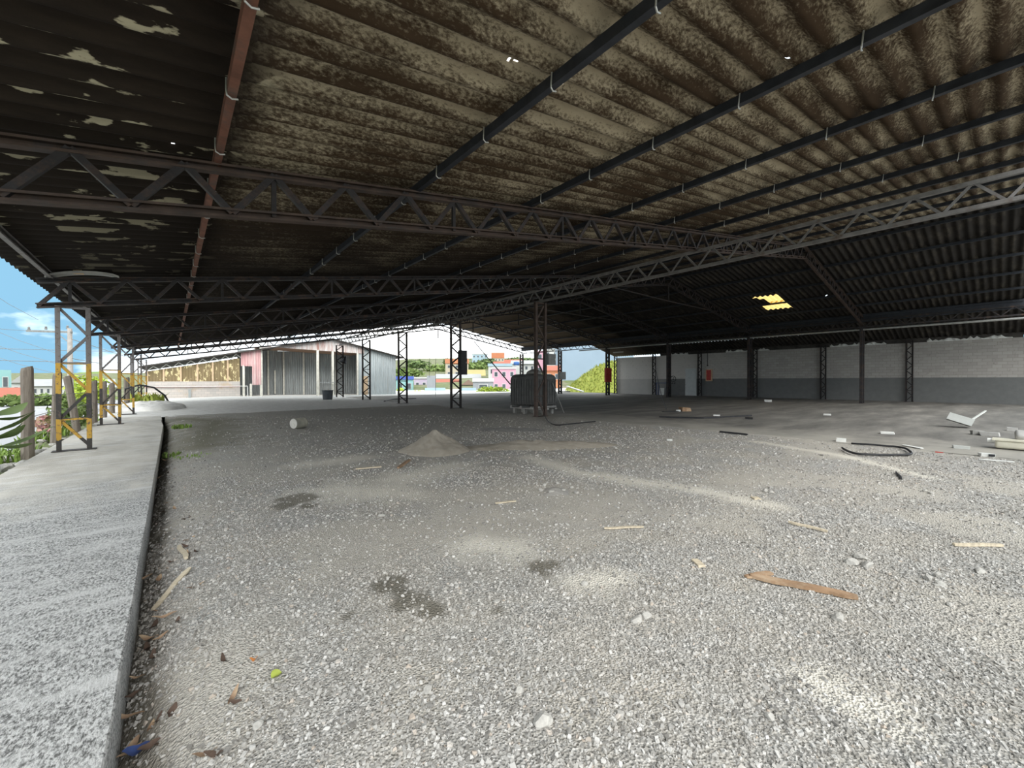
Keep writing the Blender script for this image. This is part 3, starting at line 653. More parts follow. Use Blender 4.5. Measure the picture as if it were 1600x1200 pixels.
# ------------------------------------------------------------------ caged tank behind the first inner column
def rbox(a, b, h, r, n=5):
    pr = []
    for cx, cy, a0 in ((a/2-r, b/2-r, 0), (-a/2+r, b/2-r, PI/2), (-a/2+r, -b/2+r, PI), (a/2-r, -b/2+r, 1.5*PI)):
        for k in range(n + 1): q = a0 + k / n * PI / 2; pr.append((cx, cy, r * math.cos(q), r * math.sin(q)))
    m = MB(); m_ = len(pr); vs = []; lev = []
    for k in range(n + 1): q = k / n * PI / 2; lev.append((r * (1 - math.cos(q)), 1 - math.sin(q)))
    levels = [(z, 1 - s) for z, s in [(l[0], l[1]) for l in lev]] 
    zs = [(l[0], math.sqrt(max(0, 1 - (1 - l[0] / r) ** 2))) for l in lev]
    full = zs + [(h - z, k) for z, k in zs[::-1]]
    for z, k in full: vs += [(cx + dx * k, cy + dy * k, z) for cx, cy, dx, dy in pr]
    fs = [(i * m_ + j, i * m_ + (j + 1) % m_, (i + 1) * m_ + (j + 1) % m_, (i + 1) * m_ + j) for i in range(len(full) - 1) for j in range(m_)]
    fs += [tuple(range(m_))[::-1], tuple((len(full) - 1) * m_ + j for j in range(m_))]
    return m.add(vs, fs)
TAa, TBb, THh, TZ = 1.40, 1.85, 1.42, .36
MAT['tank'] = simple('dust_caked_tank_plastic', (.10, .10, .097), .9, .3, 3, c2=(.13, .127, .12), thr=(.5, .75), bump=.2)
tk = thing('caged_tank', 'dark dust-caked caged liquid tank on a low stand behind a column', 'tank', (12.72, 13.75, 0))
body = rbox(TAa, TBb, THh, .25); o = body.build('body', MAT['tank'], tk, True); o.location = (0, 0, TZ)
MB().lathe([(0, .1), (.16, .1), (.17, .02), (.25, 0), (.25, -.02)], 20).build('filler_cap', MAT['tank'], tk).location = (-.1, -.2, TZ + THh)
bar_v = MB().tube([(0, 0, .02), (0, 0, THh - .22)], .014, 6).mesh('cage_bar', MAT['tank'])
for k in range(9): 
    for sg in (-1, 1): link('cage_bar', bar_v, tk, (sg * (TAa / 2 + .018), -TBb / 2 + .25 + k * (TBb - .5) / 8, TZ))
for k in range(7):
    for sg in (-1, 1): link('cage_bar', bar_v, tk, (-TAa / 2 + .25 + k * (TAa - .5) / 6, sg * (TBb / 2 + .018), TZ))
def loop(z, e=.03, r=.25):
    pts = []
    for cx, cy, a0 in ((TAa/2-r, TBb/2-r, 0), (-TAa/2+r, TBb/2-r, PI/2), (-TAa/2+r, -TBb/2+r, PI), (TAa/2-r, -TBb/2+r, 1.5*PI)):
        for k in range(5): q = a0 + k / 4 * PI / 2; pts.append((cx + (r + e) * math.cos(q), cy + (r + e) * math.sin(q), z))
    return pts + pts[:1]
for z in (.12, .45, .8, 1.12): MB().tube(loop(z), .014, 6, False).build('cage_ring', MAT['tank'], tk).location = (0, 0, TZ)
for y in (-.68, 0, .68): MB().cbox((0, y, TZ - .04), (TAa + .1, .14, .08)).build('pallet_board', MAT['dust_grey'], tk)
for x in (-.5, 0, .5): MB().cbox((x, 0, TZ - .11), (.12, TBb + .1, .06)).build('pallet_runner', MAT['dust_grey'], tk)
pf = MB().cbox((0, 0, .11), (.13, .14, .22)).mesh('pallet_foot', MAT['dust_grey'])
for x in (-.5, 0, .5):
    for y in (-.68, 0, .68): link('pallet_foot', pf, tk, (x, y, 0))
lr = thing('rubble_lump', 'lump of grey cement sacking lying on top of the tank', 'rubble', (12.45, 13.4, TZ + THh - .01))
sv = MB().lathe([(0, 0), (.38, .02), (.34, .12), (.2, .2), (.0, .24)], 14); sv.v = [(x * 1.25 + .05 * math.sin(9 * y), y + .06 * math.sin(7 * x), z + .04 * math.sin(8 * x + 5 * y)) for x, y, z in sv.v]; sv.v = [(x, y, max(z, 0)) for x, y, z in sv.v]; sv.build('sack', MAT['dust_grey'], lr, True)
# things propped at the tank
for nm, lab, a, b in (('prop_rod', 'thin pale rod leaning against the right of the tank', at_t(863, 598, 12.75), at_z(881, 645)), ('prop_rod', 'thin dark stay wire slanting to the left of the tank', at_t(741, 534, 25.0), at_t(797, 600, 14.8))):
    o = thing(nm, lab, 'rod', (b.x, b.y, b.z)); MB().tube([Vector((0, 0, .012)) if b.z < .1 else Vector((0, 0, 0)), a - b], .03 if 'wire' in lab else .02, 6).build('shaft', MAT['galv'] if 'pale' in lab else MAT['black'], o)

# ------------------------------------------------------------------ hanging bulbs
MAT['bulb'] = simple('unlit_opal_bulb', (.62, .58, .50), .35, .1, 6, spec=.5)
for px, py, lab in ((683, 412, 'largest hanging opal bulb, nearest below the dark purlins'), (546, 472, 'smaller hanging opal bulb, second from the camera'), (462, 510, 'smallest hanging opal bulb, farthest from the camera')):
    p = at_s(px, py, 7.6 + .04); zt = zroof(7.6) - .11
    b = thing('hanging_bulb', lab, 'lamp', (p.x, p.y, p.z), group='hanging bulbs')
    MB().lathe([(.0, -.12), (.06, -.118), (.085, -.10), (.092, -.05), (.092, .06), (.08, .10), (.05, .115), (.03, .12)], 18).build('bulb', MAT['bulb'], b, True)
    MB().lathe([(.03, .11), (.036, .12), (.036, .2), (.0, .21)], 12).build('socket', MAT['black'], b, True)
    MB().tube([(0, 0, .2), (0, 0, max(.25, zt - p.z))], .008, 6).build('cord', MAT['black'], b)
# old panel resting on the second truss at the left eave
p0, p1 = at_t(70, 434, T[1] - .1), at_t(186, 433, T[1] - .1)
o = thing('curved_panel', 'pale curved panel lying across the roof truss above the first striped column', 'panel', (p0.x, T[1] - .15, p0.z))
L = p1.x - p0.x; MAT['panel'] = simple('weathered_pale_board', (.36, .35, .33), .7, .15)
mb = MB(); m_ = 12
for k in range(m_ + 1):
    x = L * k / m_; z = .10 * math.sin(PI * k / m_) ** .6 + .16 * k / m_; mb.v += [(x, 0, z), (x, .5, z + .05), (x, .5, z + .07), (x, 0, z + .04)]
for k in range(m_):
    for j in range(4): mb.f.append((4*k+j, 4*k+(j+1)%4, 4*k+4+(j+1)%4, 4*k+4+j))
mb.f += [(0,1,2,3), (4*m_+3,4*m_+2,4*m_+1,4*m_)]; mb.build('shell', MAT['panel'], o)
MB().prism([(.0, 0, .0), (.16, 0, .0), (.09, 0, .2), (.0, 0, .22)], (.38, .1, .16), (.38, .14, .16)).build('upright_scrap', MAT['cream_trim'], o)

# torn pale sheeting stuffed above the wall
for lab, t0, t1 in (('torn pale sheeting above the nearest stretch of block wall', -.4, 3.2), ('torn pale sheeting above the wall past the first pilaster', 5.2, 8.4), ('crumpled pale sheeting above the wall by the red cabinet', 12.5, 16.0), ('small pale scrap of sheeting above the blocked doorway', 19.5, 21.6)):
    o = thing('torn_sheeting', lab, 'sheeting', (SW - .06, t0, 3.99)); mb = MB(); n = 26
    for k in range(n + 1):
        y = (t1 - t0) * k / n; h = .06 + .20 * abs(math.sin(k * 1.7) * math.sin(k * .45 + t0)); mb.v += [(0, y, 0), (-.02 - .05 * math.sin(k * 2.3), y, h * .6), (.015, y + .03, h), (.03, y, 0)]
    for k in range(n):
        for j in range(4): mb.f.append((4*k+j, 4*k+(j+1)%4, 4*k+4+(j+1)%4, 4*k+4+j))
    mb.f += [(0,1,2,3), (4*n+3,4*n+2,4*n+1,4*n)]; mb.build('rag', MAT['white'], o)

# ------------------------------------------------------------------ things lying about
def ghz(x, y): return float(gh(np.array([x]), np.array([y]))[0]) if x < 12.3 else .004
MAT['plastic_white'] = simple('old_white_pail', (.58, .56, .50), .6, .12, 5, c2=(.32, .28, .22), thr=(.55, .75))
MAT['pail_side'] = simple('mud_smeared_pail', (.27, .25, .20), .8, .3, 4); MAT['dark_pail'] = simple('dark_grey_pail', (.11, .12, .135), .6, .25, 4)
p = at_z(467, 669.5)
pl = thing('plastic_pail', 'white-bottomed pail lying on its side on the gravel', 'pail', (p.x, p.y, .17 + ghz(p.x, p.y))); Rm = Matrix.Rotation(2.45, 4, 'Z') @ Matrix.Rotation(PI / 2, 4, 'Y') 
MB().lathe([(.17, -.19), (.175, -.17), (.165, -.16), (.155, .2), (.15, .2), (.16, -.16)], 24, Rm @ Matrix.Rotation(0, 4, 'Z')).build('wall', MAT['pail_side'], pl, True)
MB().lathe([(0, .205), (.15, .205), (.157, .19)], 24, Rm).build('base', MAT['plastic_white'], pl); MB().lathe([(0, -.15), (.166, -.15)], 24, Rm).build('lid', MAT['plastic_white'], pl)
pl.rotation_euler = (0, 0, 1.2)
p = at_z(512, 627.0)
pl = thing('open_drum', 'dark grey open pail standing before the far shed porch', 'pail', (p.x, p.y, .12)); MB().lathe([(0, 0), (.30, 0), (.33, .05), (.37, .62), (.40, .64), (.40, .70), (.36, .70), (.33, .1), (0, .08)], 26).build('wall', MAT['dark_pail'], pl, True); MB().tube([(-.37, 0, .66), (-.36, 0, 1.1), (.36, 0, 1.1), (.37, 0, .66)], .015, 6).build('handle', MAT['dark_pail'], pl)
# sand
MAT['sand'] = simple('brown_sand', (.32, .285, .235), 1, .15, 8, c2=(.26, .225, .18), thr=(.5, .75), kind='World', bump=.4)
def heap(name, label, cx, cy, rx, ry, h, rot, seed, mat, p=1.0):
    r = np.linspace(0, 1, 22); a = np.linspace(0, 2 * PI, 61)[:-1]; V = []
    for q in r:
        rr = q * (1 + .30 * (fbm(np.cos(a) * 1.6 + 5, np.sin(a) * 1.6 + 5, seed, 3) - .5)); x = rr * np.cos(a) * rx; y = rr * np.sin(a) * ry
        X = cx + x * math.cos(rot) - y * math.sin(rot); Y = cy + x * math.sin(rot) + y * math.cos(rot)
        z = h * (1 - q) ** p * (.6 + .8 * fbm(X * 2.4, Y * 2.4, seed + 3, 4)) + .06 * (fbm(X * 9, Y * 9, seed + 7, 3) - .5) * (1 - q) - .03
        V.append(np.stack([X - cx, Y - cy, z], -1))
    V = np.concatenate(V); i = np.arange(22 * 60).reshape(22, 60); j = np.roll(i, -1, 1)
    f = np.stack([i[:-1], i[1:], j[1:], j[:-1]], -1).reshape(-1, 4)
    return tag(link(name, npmesh(name, V, f, mat, True), None, (cx, cy, 0)), label, 'heap')
p = at_z(682, 703); heap('sand_heap', 'pointed heap of brown sand in the middle of the gravel', p.x, p.y, .78, .80, .40, .3, 4, MAT['sand'], .8)
a, b = at_z(725, 700), at_z(960, 694); heap('sand_ridge', 'long low ridge of sand running right from the sand heap', (a.x + b.x) / 2, (a.y + b.y) / 2, (b - a).length * .56, .55, .17, math.atan2(b.y - a.y, b.x - a.x), 9, MAT['sand'], .7)
p = at_z(800, 672); heap('sand_heap', 'flat spread of grey sand before the tank', p.x, p.y, 1.5, .7, .10, -.8, 13, MAT['dust_grey'], .8)
p = at_z(868, 768); heap('rubble_heap', 'low patch of broken grey rubble on the gravel', p.x, p.y, .42, .3, .06, 0, 17, MAT['stone'], .6)

# timber and strips: (name, label, pixel ends, width, thickness, material)
MAT['pale_wood'] = simple('pale_split_wood', (.50, .43, .32), .8, .25, 5, stretch=(1, 9, 1)); MAT['brown_wood'] = simple('brown_rotten_wood', (.27, .17, .10), .85, .35, 6, c2=(.42, .32, .22), thr=(.5, .7))
def stick(name, label, p0, p1, w, th, mat, cat, lift=.008, group=None):
    a, b = at_z(*p0), at_z(*p1); a.z = ghz(a.x, a.y) + lift + th / 2; b.z = ghz(b.x, b.y) + lift + th / 2
    L = (b - a).length; n = 8; mb = MB(); o = thing(name, label, cat, a, group=group)
    d = (b - a).normalized(); x = d.cross(Vector((0, 0, 1))).normalized()
    for k in range(n + 1):
        q = a.lerp(b, k / n) - a; wk = w / 2 * (.85 + .3 * random.random()) * (.6 if k in (0, n) else 1); bend = .006 * math.sin(k * .9)
        for sx, sz in ((-1, -1), (1, -1), (1, 1), (-1, 1)): mb.v.append(tuple(q + x * (sx * wk + bend) + Vector((0, 0, sz * th / 2))))
    for k in range(n):
        for j in range(4): mb.f.append((4*k+j, 4*k+(j+1)%4, 4*k+4+(j+1)%4, 4*k+4+j))
    mb.f += [(3,2,1,0), (4*n,4*n+1,4*n+2,4*n+3)]; mb.build('strip', mat, o); return o
stick('wood_splinter', 'long brown rotten board lying on the right foreground gravel', (1172, 902), (1340, 936), .075, .022, MAT['brown_wood'], 'board')
stick('wood_splinter', 'short brown scrap beside the long rotten board', (1165, 903), (1205, 897), .05, .015, MAT['brown_wood'], 'wood')
stick('wood_splinter', 'thin pale stick slanting on the gravel right of centre', (1232, 818), (1293, 832), .035, .02, MAT['pale_wood'], 'stick')
stick('wood_splinter', 'thin pale stick lying near the right edge of the gravel', (1490, 853), (1566, 855), .04, .02, MAT['pale_wood'], 'stick')
stick('wood_splinter', 'pale splinter lying on the gravel in mid distance, right of centre', (944, 828), (1005, 825), .03, .014, MAT['pale_wood'], 'stick')
stick('wood_splinter', 'small pale splinter near the picture centre', (774, 788), (806, 785), .03, .014, MAT['pale_wood'], 'stick')
stick('wood_splinter', 'pale lath lying on the gravel left of the sand heap', (556, 734), (596, 731), .05, .02, MAT['pale_wood'], 'stick')
stick('wood_splinter', 'reddish curved wood strip between the lath and the sand heap', (622, 733), (640, 720), .05, .03, MAT['brown_wood'], 'stick')
stick('metal_bar', 'long dark bar lying across the concrete floor', (1030, 652.5), (1100, 654.5), .09, .05, MAT['black'], 'bar'); stick('metal_bar', 'right half of the bent dark bar on the concrete floor', (1098, 654.5), (1174, 650.5), .09, .05, MAT['black'], 'bar')
stick('metal_bar', 'short dark strip where gravel meets the concrete floor', (1125, 676), (1168, 681), .07, .04, MAT['black'], 'bar')
stick('metal_bar', 'thin dark rod lying on the pale gravel at right', (1400, 738), (1409, 750), .025, .02, MAT['black'], 'bar')
stick('dark_stick', 'dark stick lying on the walkway by the first striped column', (125, 714), (147, 708), .05, .03, MAT['black'], 'stick')
stick('palm_husk', 'reddish brown palm husk lying on the walkway', (166, 788), (207, 783), .06, .02, MAT['brown_wood'], 'husk', .085)
stick('palm_strip', 'long curved grey palm strip beside the walkway edge', (238, 920), (296, 881), .04, .012, MAT['pale_wood'], 'strip', .02)
stick('wood_splinter', 'grey weathered stick standing out beside dry leaves at the kerb', (280, 845), (292, 866), .035, .02, MAT['pale_wood'], 'stick', .02)
stick('wood_splinter', 'dark plank on the concrete floor beyond the rubble', (1035, 644), (1060, 643.5), .12, .03, MAT['black'], 'plank')
stick('pale_strip', 'pale flat strip lying by the black cable', (1412, 696.5), (1441, 702), .10, .015, MAT['white'], 'strip')
stick('pale_strip', 'long thin pale strip at the edge of the concrete on the right', (1530, 719), (1585, 723.5), .05, .015, MAT['white'], 'strip')
# black cable loop
def cable(name, label, px, r, z=.02, mat=None):
    P = [at_z(*q) for q in px]; o = thing(name, label, 'cable', P[0]); pts = []
    for k in range(len(P) - 1):
        a0, a1, a2, a3 = P[max(k - 1, 0)], P[k], P[k + 1], P[min(k + 2, len(P) - 1)]
        for u in (0, .25, .5, .75):
            q = .5 * ((2 * a1) + (-a0 + a2) * u + (2 * a0 - 5 * a1 + 4 * a2 - a3) * u * u + (-a0 + 3 * a1 - 3 * a2 + a3) * u ** 3); pts.append(q)
    pts.append(P[-1]); pts = [Vector((q.x, q.y, ghz(q.x, q.y) + z + r)) - P[0] for q in pts]
    MB().tube(pts, r, 7).build('hose', mat or MAT['black'], o, True)
cable('cable', 'black hose bent into a loop on the gravel at right', [(1316, 702), (1327, 709), (1345, 713), (1400, 714), (1423, 713), (1420, 707), (1408, 702), (1380, 699), (1330, 695)], .022)
cable('cable', 'dark thin cable trailing over gravel below the tank', [(850, 650), (862, 664), (890, 664), (930, 660)], .018)
cable('cable', 'thin cable on the ground before the slim lattice column', [(600, 628), (617, 624.5), (650, 623.5)], .03)
# slanting wire from a column to the concrete floor
a, b = at_s(1024, 575, 34.6), at_z(1041, 640); o = thing('stay_wire', 'dark wire hanging slanted from the wall side to the concrete floor', 'wire', b)
MB().tube([(0, 0, .03), (a - b) * .3 + Vector((0, 0, -.25)), (a - b) * .65 + Vector((0, 0, -.2)), a - b], .02, 6).build('strand', MAT['black'], o)
# hanging wires under the far ridge
for px, py0, py1, t, lab in ((671, 525, 590, 36, 'thin wire hanging straight down in the bright far opening'), (682.5, 525, 625, 34, 'second thin wire hanging to the floor in the far opening')):
    a, b = at_t(px, py0, t), at_t(px - (2 if py1 > 600 else 0), py1, t); ztop = zchord(a.x) - .02
    o = thing('hanging_wire', lab, 'wire', b, group='wires hanging in the far opening'); MB().tube([(0, 0, 0), (.03, 0, (ztop - b.z) * .5), (a.x - b.x, 0, ztop - b.z)], .018, 5).build('strand', MAT['box_grey'], o)
# broken foam box with strip, blocks, basin
MAT['foam'] = simple('white_foam', (.50, .51, .485), .9, .06, 5)
p = at_z(1500, 668); fb = thing('foam_box', 'tilted open white foam box lying on the concrete floor', 'box', (p.x, p.y, .25)); Mt = Matrix.Rotation(-math.atan2(p.x, p.y), 4, 'Z') @ Matrix.Rotation(.36, 4, 'Y') @ Matrix.Rotation(-.15, 4, 'X')
w, d, h = .56, .42, .22
for nm, lo, hi in (('front_panel', (-w/2, -d/2, -h/2), (w/2, -d/2 + .05, h/2)), ('back_panel', (-w/2, d/2 - .05, -h/2), (w/2, d/2, h/2 - .02)), ('side_panel', (-w/2, -d/2 + .05, -h/2), (-w/2 + .05, d/2 - .05, h/2 - .01)), ('side_panel', (w/2 - .05, -d/2 + .05, -h/2), (w/2, d/2 - .05, h/2 - .01)), ('bottom_panel', (-w/2 + .05, -d/2 + .05, -h/2), (w/2 - .05, d/2 - .05, -h/2 + .05))): MB().box(lo, hi, Mt).build(nm, MAT['foam'], fb)
a = at_d(1509, 662, 12.8); b = at_d(1540, 642, 13.6); o = thing('foam_strip', 'thin white strip rising from the foam box', 'strip', a); MB().bar((0, 0, 0), b - a, .045, .03).build('strip', MAT['foam'], o)
def chunk(name, label, px, py, w, d, h, mat, cat, rz=0., z=0.):
    p = at_z(px, py); o = thing(name, label, cat, (p.x, p.y, ghz(p.x, p.y) + z - .004), -math.atan2(p.x, p.y) + rz); w *= .8; d *= .8; h *= .8; mb = MB().box((-w/2, -d/2, 0), (w/2, d/2, h))
    mb.v = [(x + random.uniform(-.08, .08) * w, y + random.uniform(-.08, .08) * d, z_ * random.uniform(.85, 1.05)) for x, y, z_ in mb.v]; mb.build('piece', mat, o); return o
chunk('foam_block', 'flat white foam block on the concrete edge at right', 1501.5, 701, .30, .12, .085, MAT['foam'], 'block'); chunk('hollow_block', 'small broken white box by the gravel edge at right', 1541, 713, .24, .16, .085, MAT['white'], 'block', .3)
MB().cbox((.05, -.075, .04), (.08, .02, .045)).build('opening', MAT['black'], [o for o in COL.objects if o.get('label', '').startswith('small broken white box')][0])
chunk('rubble_piece', 'grey rubbish bundle behind the foam block', 1527, 679, .30, .25, .14, MAT['dust_grey'], 'rubble', .2); chunk('rubble_piece', 'pale crumpled scrap right of the rubbish bundle', 1546, 681, .42, .25, .13, MAT['panel'], 'rubble'); chunk('rubble_piece', 'small pale cube far right on the concrete floor', 1581, 673, .24, .2, .12, MAT['panel'], 'rubble')
chunk('rubble_piece', 'pale slab lying far off before the block wall at right', 1505, 626, .8, .5, .12, MAT['white'], 'rubble'); chunk('rubble_piece', 'tangle of brown scrap on the concrete floor past the bar', 1070, 642.5, .55, .4, .25, MAT['brown_wood'], 'rubble', .5); chunk('rubble_piece', 'whitish lump beside the brown scrap tangle', 1060, 643, .25, .2, .1, MAT['white'], 'rubble')
chunk('rubble_piece', 'whitish lump on the floor beyond the long dark bar', 1120, 650, .3, .2, .08, MAT['white'], 'rubble'); chunk('rubble_piece', 'white lump on the floor near the second dark column', 1200, 628, .5, .3, .2, MAT['white'], 'rubble'); chunk('rubble_piece', 'pale lump behind the black hose loop', 1387, 678, .35, .2, .08, MAT['white'], 'rubble'); chunk('rubble_piece', 'white stone lump left of the black hose loop', 1314, 690, .22, .2, .1, MAT['white'], 'rubble'); chunk('rubble_piece', 'pale lump at the end of the sand ridge', 1046, 688, .16, .12, .05, MAT['white'], 'rubble')
chunk('wood_block', 'short pale block of wood lying on the foreground gravel', 1091, 880, .07, .15, .03, MAT['pale_wood'], 'block', .45); chunk('wood_block', 'small flat pale chip above the tilted stick', 1181, 779, .10, .12, .025, MAT['pale_wood'], 'block', .5)
chunk('red_scrap', 'small red scrap at the concrete edge', 1467, 707, .14, .06, .03, MAT['red'], 'scrap'); chunk('rubble_piece', 'small white lump on the far floor', 1292, 649, .3, .2, .08, MAT['white'], 'rubble'); chunk('rubble_piece', 'small dark clod on the gravel right of the sand ridge', 1170, 655, .3, .2, .1, MAT['black'], 'rubble')
MAT['cream'] = simple('cream_ceramic', (.58, .55, .44), .4, .08, 4, spec=.5)
p = at_z(1590, 703); bs = thing('ceramic_basin', 'cream ceramic basin lying at the right edge of the floor', 'basin', (p.x, p.y, .02), -math.atan2(p.x, p.y))
mb = rbox(.62, .36, .17, .05); mb.build('bowl', MAT['cream'], bs, True); MB().cbox((-.02, 0, .182), (.66, .40, .03)).build('rim', MAT['cream'], bs); rb = rbox(.5, .3, .14, .05); o = rb.build('backplate', MAT['panel'], bs, True); o.location = (.2, .22, .2); o.rotation_euler = (.4, .1, .1)
MB().lathe([(0, 0), (.05, 0), (.05, .1), (0, .1)], 12, Matrix.Rotation(PI / 2, 4, 'Y')).build('spout', MAT['white'], bs).location = (-.42, 0, .14)

# larger loose stones
MAT['rock'] = simple('pale_crushed_rock', (.38, .365, .335), .9, .3, 20, c2=(.26, .245, .22), thr=(.5, .75), bump=.3)
def boulder(sz, seed):
    r = random.Random(seed); bm = bmesh.new(); bmesh.ops.create_icosphere(bm, subdivisions=2, radius=.5)
    for _ in range(9):
        n = Vector((r.gauss(0, 1), r.gauss(0, 1), r.gauss(0, 1))).normalized(); d = r.uniform(.26, .42)
        for v in bm.verts:
            k = v.co.dot(n) - d
            if k > 0: v.co -= n * k
    sx, sy, sz_ = r.uniform(.9, 1.35), r.uniform(.7, 1.0), r.uniform(.5, .75)
    for v in bm.verts: v.co = Vector((v.co.x * sx * sz, v.co.y * sy * sz, (v.co.z * sz_ + .12) * sz))
    me = bpy.data.meshes.new('boulder'); bm.to_mesh(me); bm.free(); me.materials.append(MAT['rock']); return me
for k in range(52):
    if k == 0: q = at_z(848, 1132); sz = .075
    else:
        D = random.uniform(1.6, 7.5); u = random.uniform(-.75, 1.2); X = D * u; q = Vector((X * math.cos(YAW) + D * math.sin(YAW), -X * math.sin(YAW) + D * math.cos(YAW), 0)); sz = random.uniform(.022, .046) * (1 if D < 4 else 1.4)
    if q.x < .05 or q.x > 11.5: continue
    o = link('loose_stone', boulder(sz * 1.2, k), None, (q.x, q.y, ghz(q.x, q.y)), random.uniform(0, 6))
    tag(o, 'largest pale angular stone in the foreground gravel, at the bottom centre' if k == 0 else 'small pale angular stone lying loose on the gravel', 'stone', 'larger loose stones')
for k, (px, py) in enumerate([(850, 760), (862, 771), (880, 768), (893, 763), (871, 757), (900, 771), (845, 768), (1330, 880), (1355, 885), (1345, 872), (1450, 905), (1470, 912), (1465, 900), (1530, 893), (1195, 768), (1205, 770), (1445, 769), (1455, 772), (995, 970), (1010, 965), (1310, 968)]):
    q = at_z(px, py); sz = random.uniform(.07, .11); tag(link('rubble_chunk', boulder(sz, k + 200), None, (q.x, q.y, ghz(q.x, q.y))), 'grey chunk in the ' + ('rubble patch right of the picture centre' if k < 7 else 'small cluster right of the rotten board end' if k < 10 else 'cluster near the right picture edge' if k < 14 else 'pair beside the flat pale chip' if k < 16 else 'pair far right near the thin dark rod' if k < 18 else 'scatter left of and below the rotten board'), 'rubble', 'clusters of broken rubble')
# dry leaves along the kerb
MAT['leafd'] = simple('dry_leaf', (.26, .17, .11), .8, .35, 9, c2=(.44, .34, .22), thr=(.45, .7)); MAT['leafdk'] = simple('dead_leaf_dark', (.09, .06, .045), .8, .35, 5)
def leaf_mesh(L, w, curl, mat):
    mb = MB(); n = 7
    for k in range(n + 1):
        u = k / n; ww = w * math.sin(PI * min(.98, max(.04, u))) ** .8; z = curl * (u - .5) ** 2 * 3 + .006 * math.sin(9 * u)
        mb.v += [(L * u, -ww, z + ww * .35), (L * u, .1 * ww, z), (L * u, ww, z + ww * .25)]
    for k in range(n): mb.f += [(3*k, 3*k+1, 3*k+4, 3*k+3), (3*k+1, 3*k+2, 3*k+5, 3*k+4)]
    return mb.mesh('dry_leaf', mat, True)
lms = [leaf_mesh(.15, .022, .03, MAT['leafd']), leaf_mesh(.12, .018, .035, MAT['leafdk']), leaf_mesh(.17, .016, .03, MAT['leafd']), leaf_mesh(.10, .02, .02, MAT['leafdk'])]
LP = [(285, 850), (300, 858), (293, 870), (310, 865), (245, 915), (255, 930), (240, 955), (235, 985), (248, 1000), (228, 1010), (262, 990), (275, 975), (230, 1150), (240, 1140), (222, 1165), (250, 1160), (215, 1155), (235, 1172), (225, 1120), (262, 1130), (300, 1190), (320, 1185), (275, 960), (260, 800), (275, 798), (268, 820), (256, 790), (283, 815), (252, 745), (262, 740), (270, 735), (272, 880), (258, 890), (244, 870), (238, 900), (218, 1080), (226, 1060), (236, 1040), (355, 1110), (378, 1100), (290, 925), (345, 1030), (265, 720), (275, 770)]
for k, (px, py) in enumerate(LP):
    q = at_z(px, py); z = ghz(max(q.x, -.12), q.y); q = at_z(px, py, z); q.x = max(q.x, -.17)
    o = link('dry_leaf', lms[k % 4], None, (q.x, q.y, ghz(q.x, q.y) + .012)); o.rotation_euler = (random.uniform(-.4, .4), random.uniform(-.2, .1), random.uniform(0, 6.28)); o.scale = [random.uniform(.5, 1.0)] * 3
    tag(o, ('tan' if k % 2 == 0 else 'dark brown') + ' curled dry leaf ' + ('in the litter at the bottom left corner by the kerb' if py > 1050 else 'in the litter halfway along the kerb' if py > 880 else 'near the grey stick and palm strip by the kerb' if py > 830 else 'in the far stretch of the kerb gutter'), 'leaf', 'dry leaves along the kerb')
MAT['green'] = simple('fresh_green_leaf', (.16, .24, .05), .7, .3, 6); MAT['yellowgreen'] = simple('yellow_green_leaf', (.33, .38, .07), .7, .3, 4); MAT['magenta'] = simple('magenta_petal', (.45, .02, .10), .6, .2)
def one_leaf(name, label, px, py, L, w, mat):
    q = at_z(px, py); o = link(name, leaf_mesh(L, w, .02, mat), None, (q.x, q.y, ghz(q.x, q.y) + .012)); tag(o, label, 'leaf'); o.rotation_euler = (.1, -.05, random.uniform(0, 6))
one_leaf('fallen_leaf', 'yellow-green fallen leaf on the foreground gravel', 428, 1048, .07, .025, MAT['yellowgreen']); one_leaf('fallen_petal', 'bright magenta petal in the litter at the kerb', 199, 1178, .05, .022, MAT['magenta']); one_leaf('fallen_leaf', 'small orange leaf on the left foreground gravel', 390, 1029, .04, .012, simple('orange_leaf', (.6, .25, .08), .7)); one_leaf('blue_scrap', 'dark blue plastic scrap in the leaf litter at the kerb', 236, 1118, .10, .035, MAT['blue_paint'])
# weeds
def tuft(name, label, p, n, h, spread, mat, cat='weed', stuff=False):
    mb = MB()
    for k in range(n):
        a = random.uniform(0, 2 * PI); r = spread * random.random() ** .6; x, y = r * math.cos(a), r * math.sin(a); hh = h * random.uniform(.5, 1); b = random.uniform(0, 2 * PI); ln = hh * random.uniform(.2, .6); w = h * .05 + .006
        dx, dy = math.cos(b), math.sin(b); px_, py_ = -dy * w, dx * w
        mb.add([(x - px_, y - py_, 0), (x + px_, y + py_, 0), (x + dx * ln * .4 + px_, y + dy * ln * .4 + py_, hh * .7), (x + dx * ln * .4 - px_, y + dy * ln * .4 - py_, hh * .7), (x + dx * ln, y + dy * ln, hh)], [(0, 1, 2, 3), (3, 2, 4)])
    return tag(link(name, mb.mesh(name, mat), None, p), label, cat)
for px, py, n, h, sp, lab in ((283, 668, 90, .16, .28, 'low green weeds at the far end of the walkway edge'), (268, 706, 60, .12, .16, 'small weeds in the gutter beside the walkway'), (300, 712, 40, .07, .3, 'sparse moss weeds on the damp gravel')):
    q = at_z(px, py); tuft('weeds', lab, (max(q.x, -.1), q.y, ghz(max(q.x, -.1), q.y)), n, h, sp, MAT['green'])
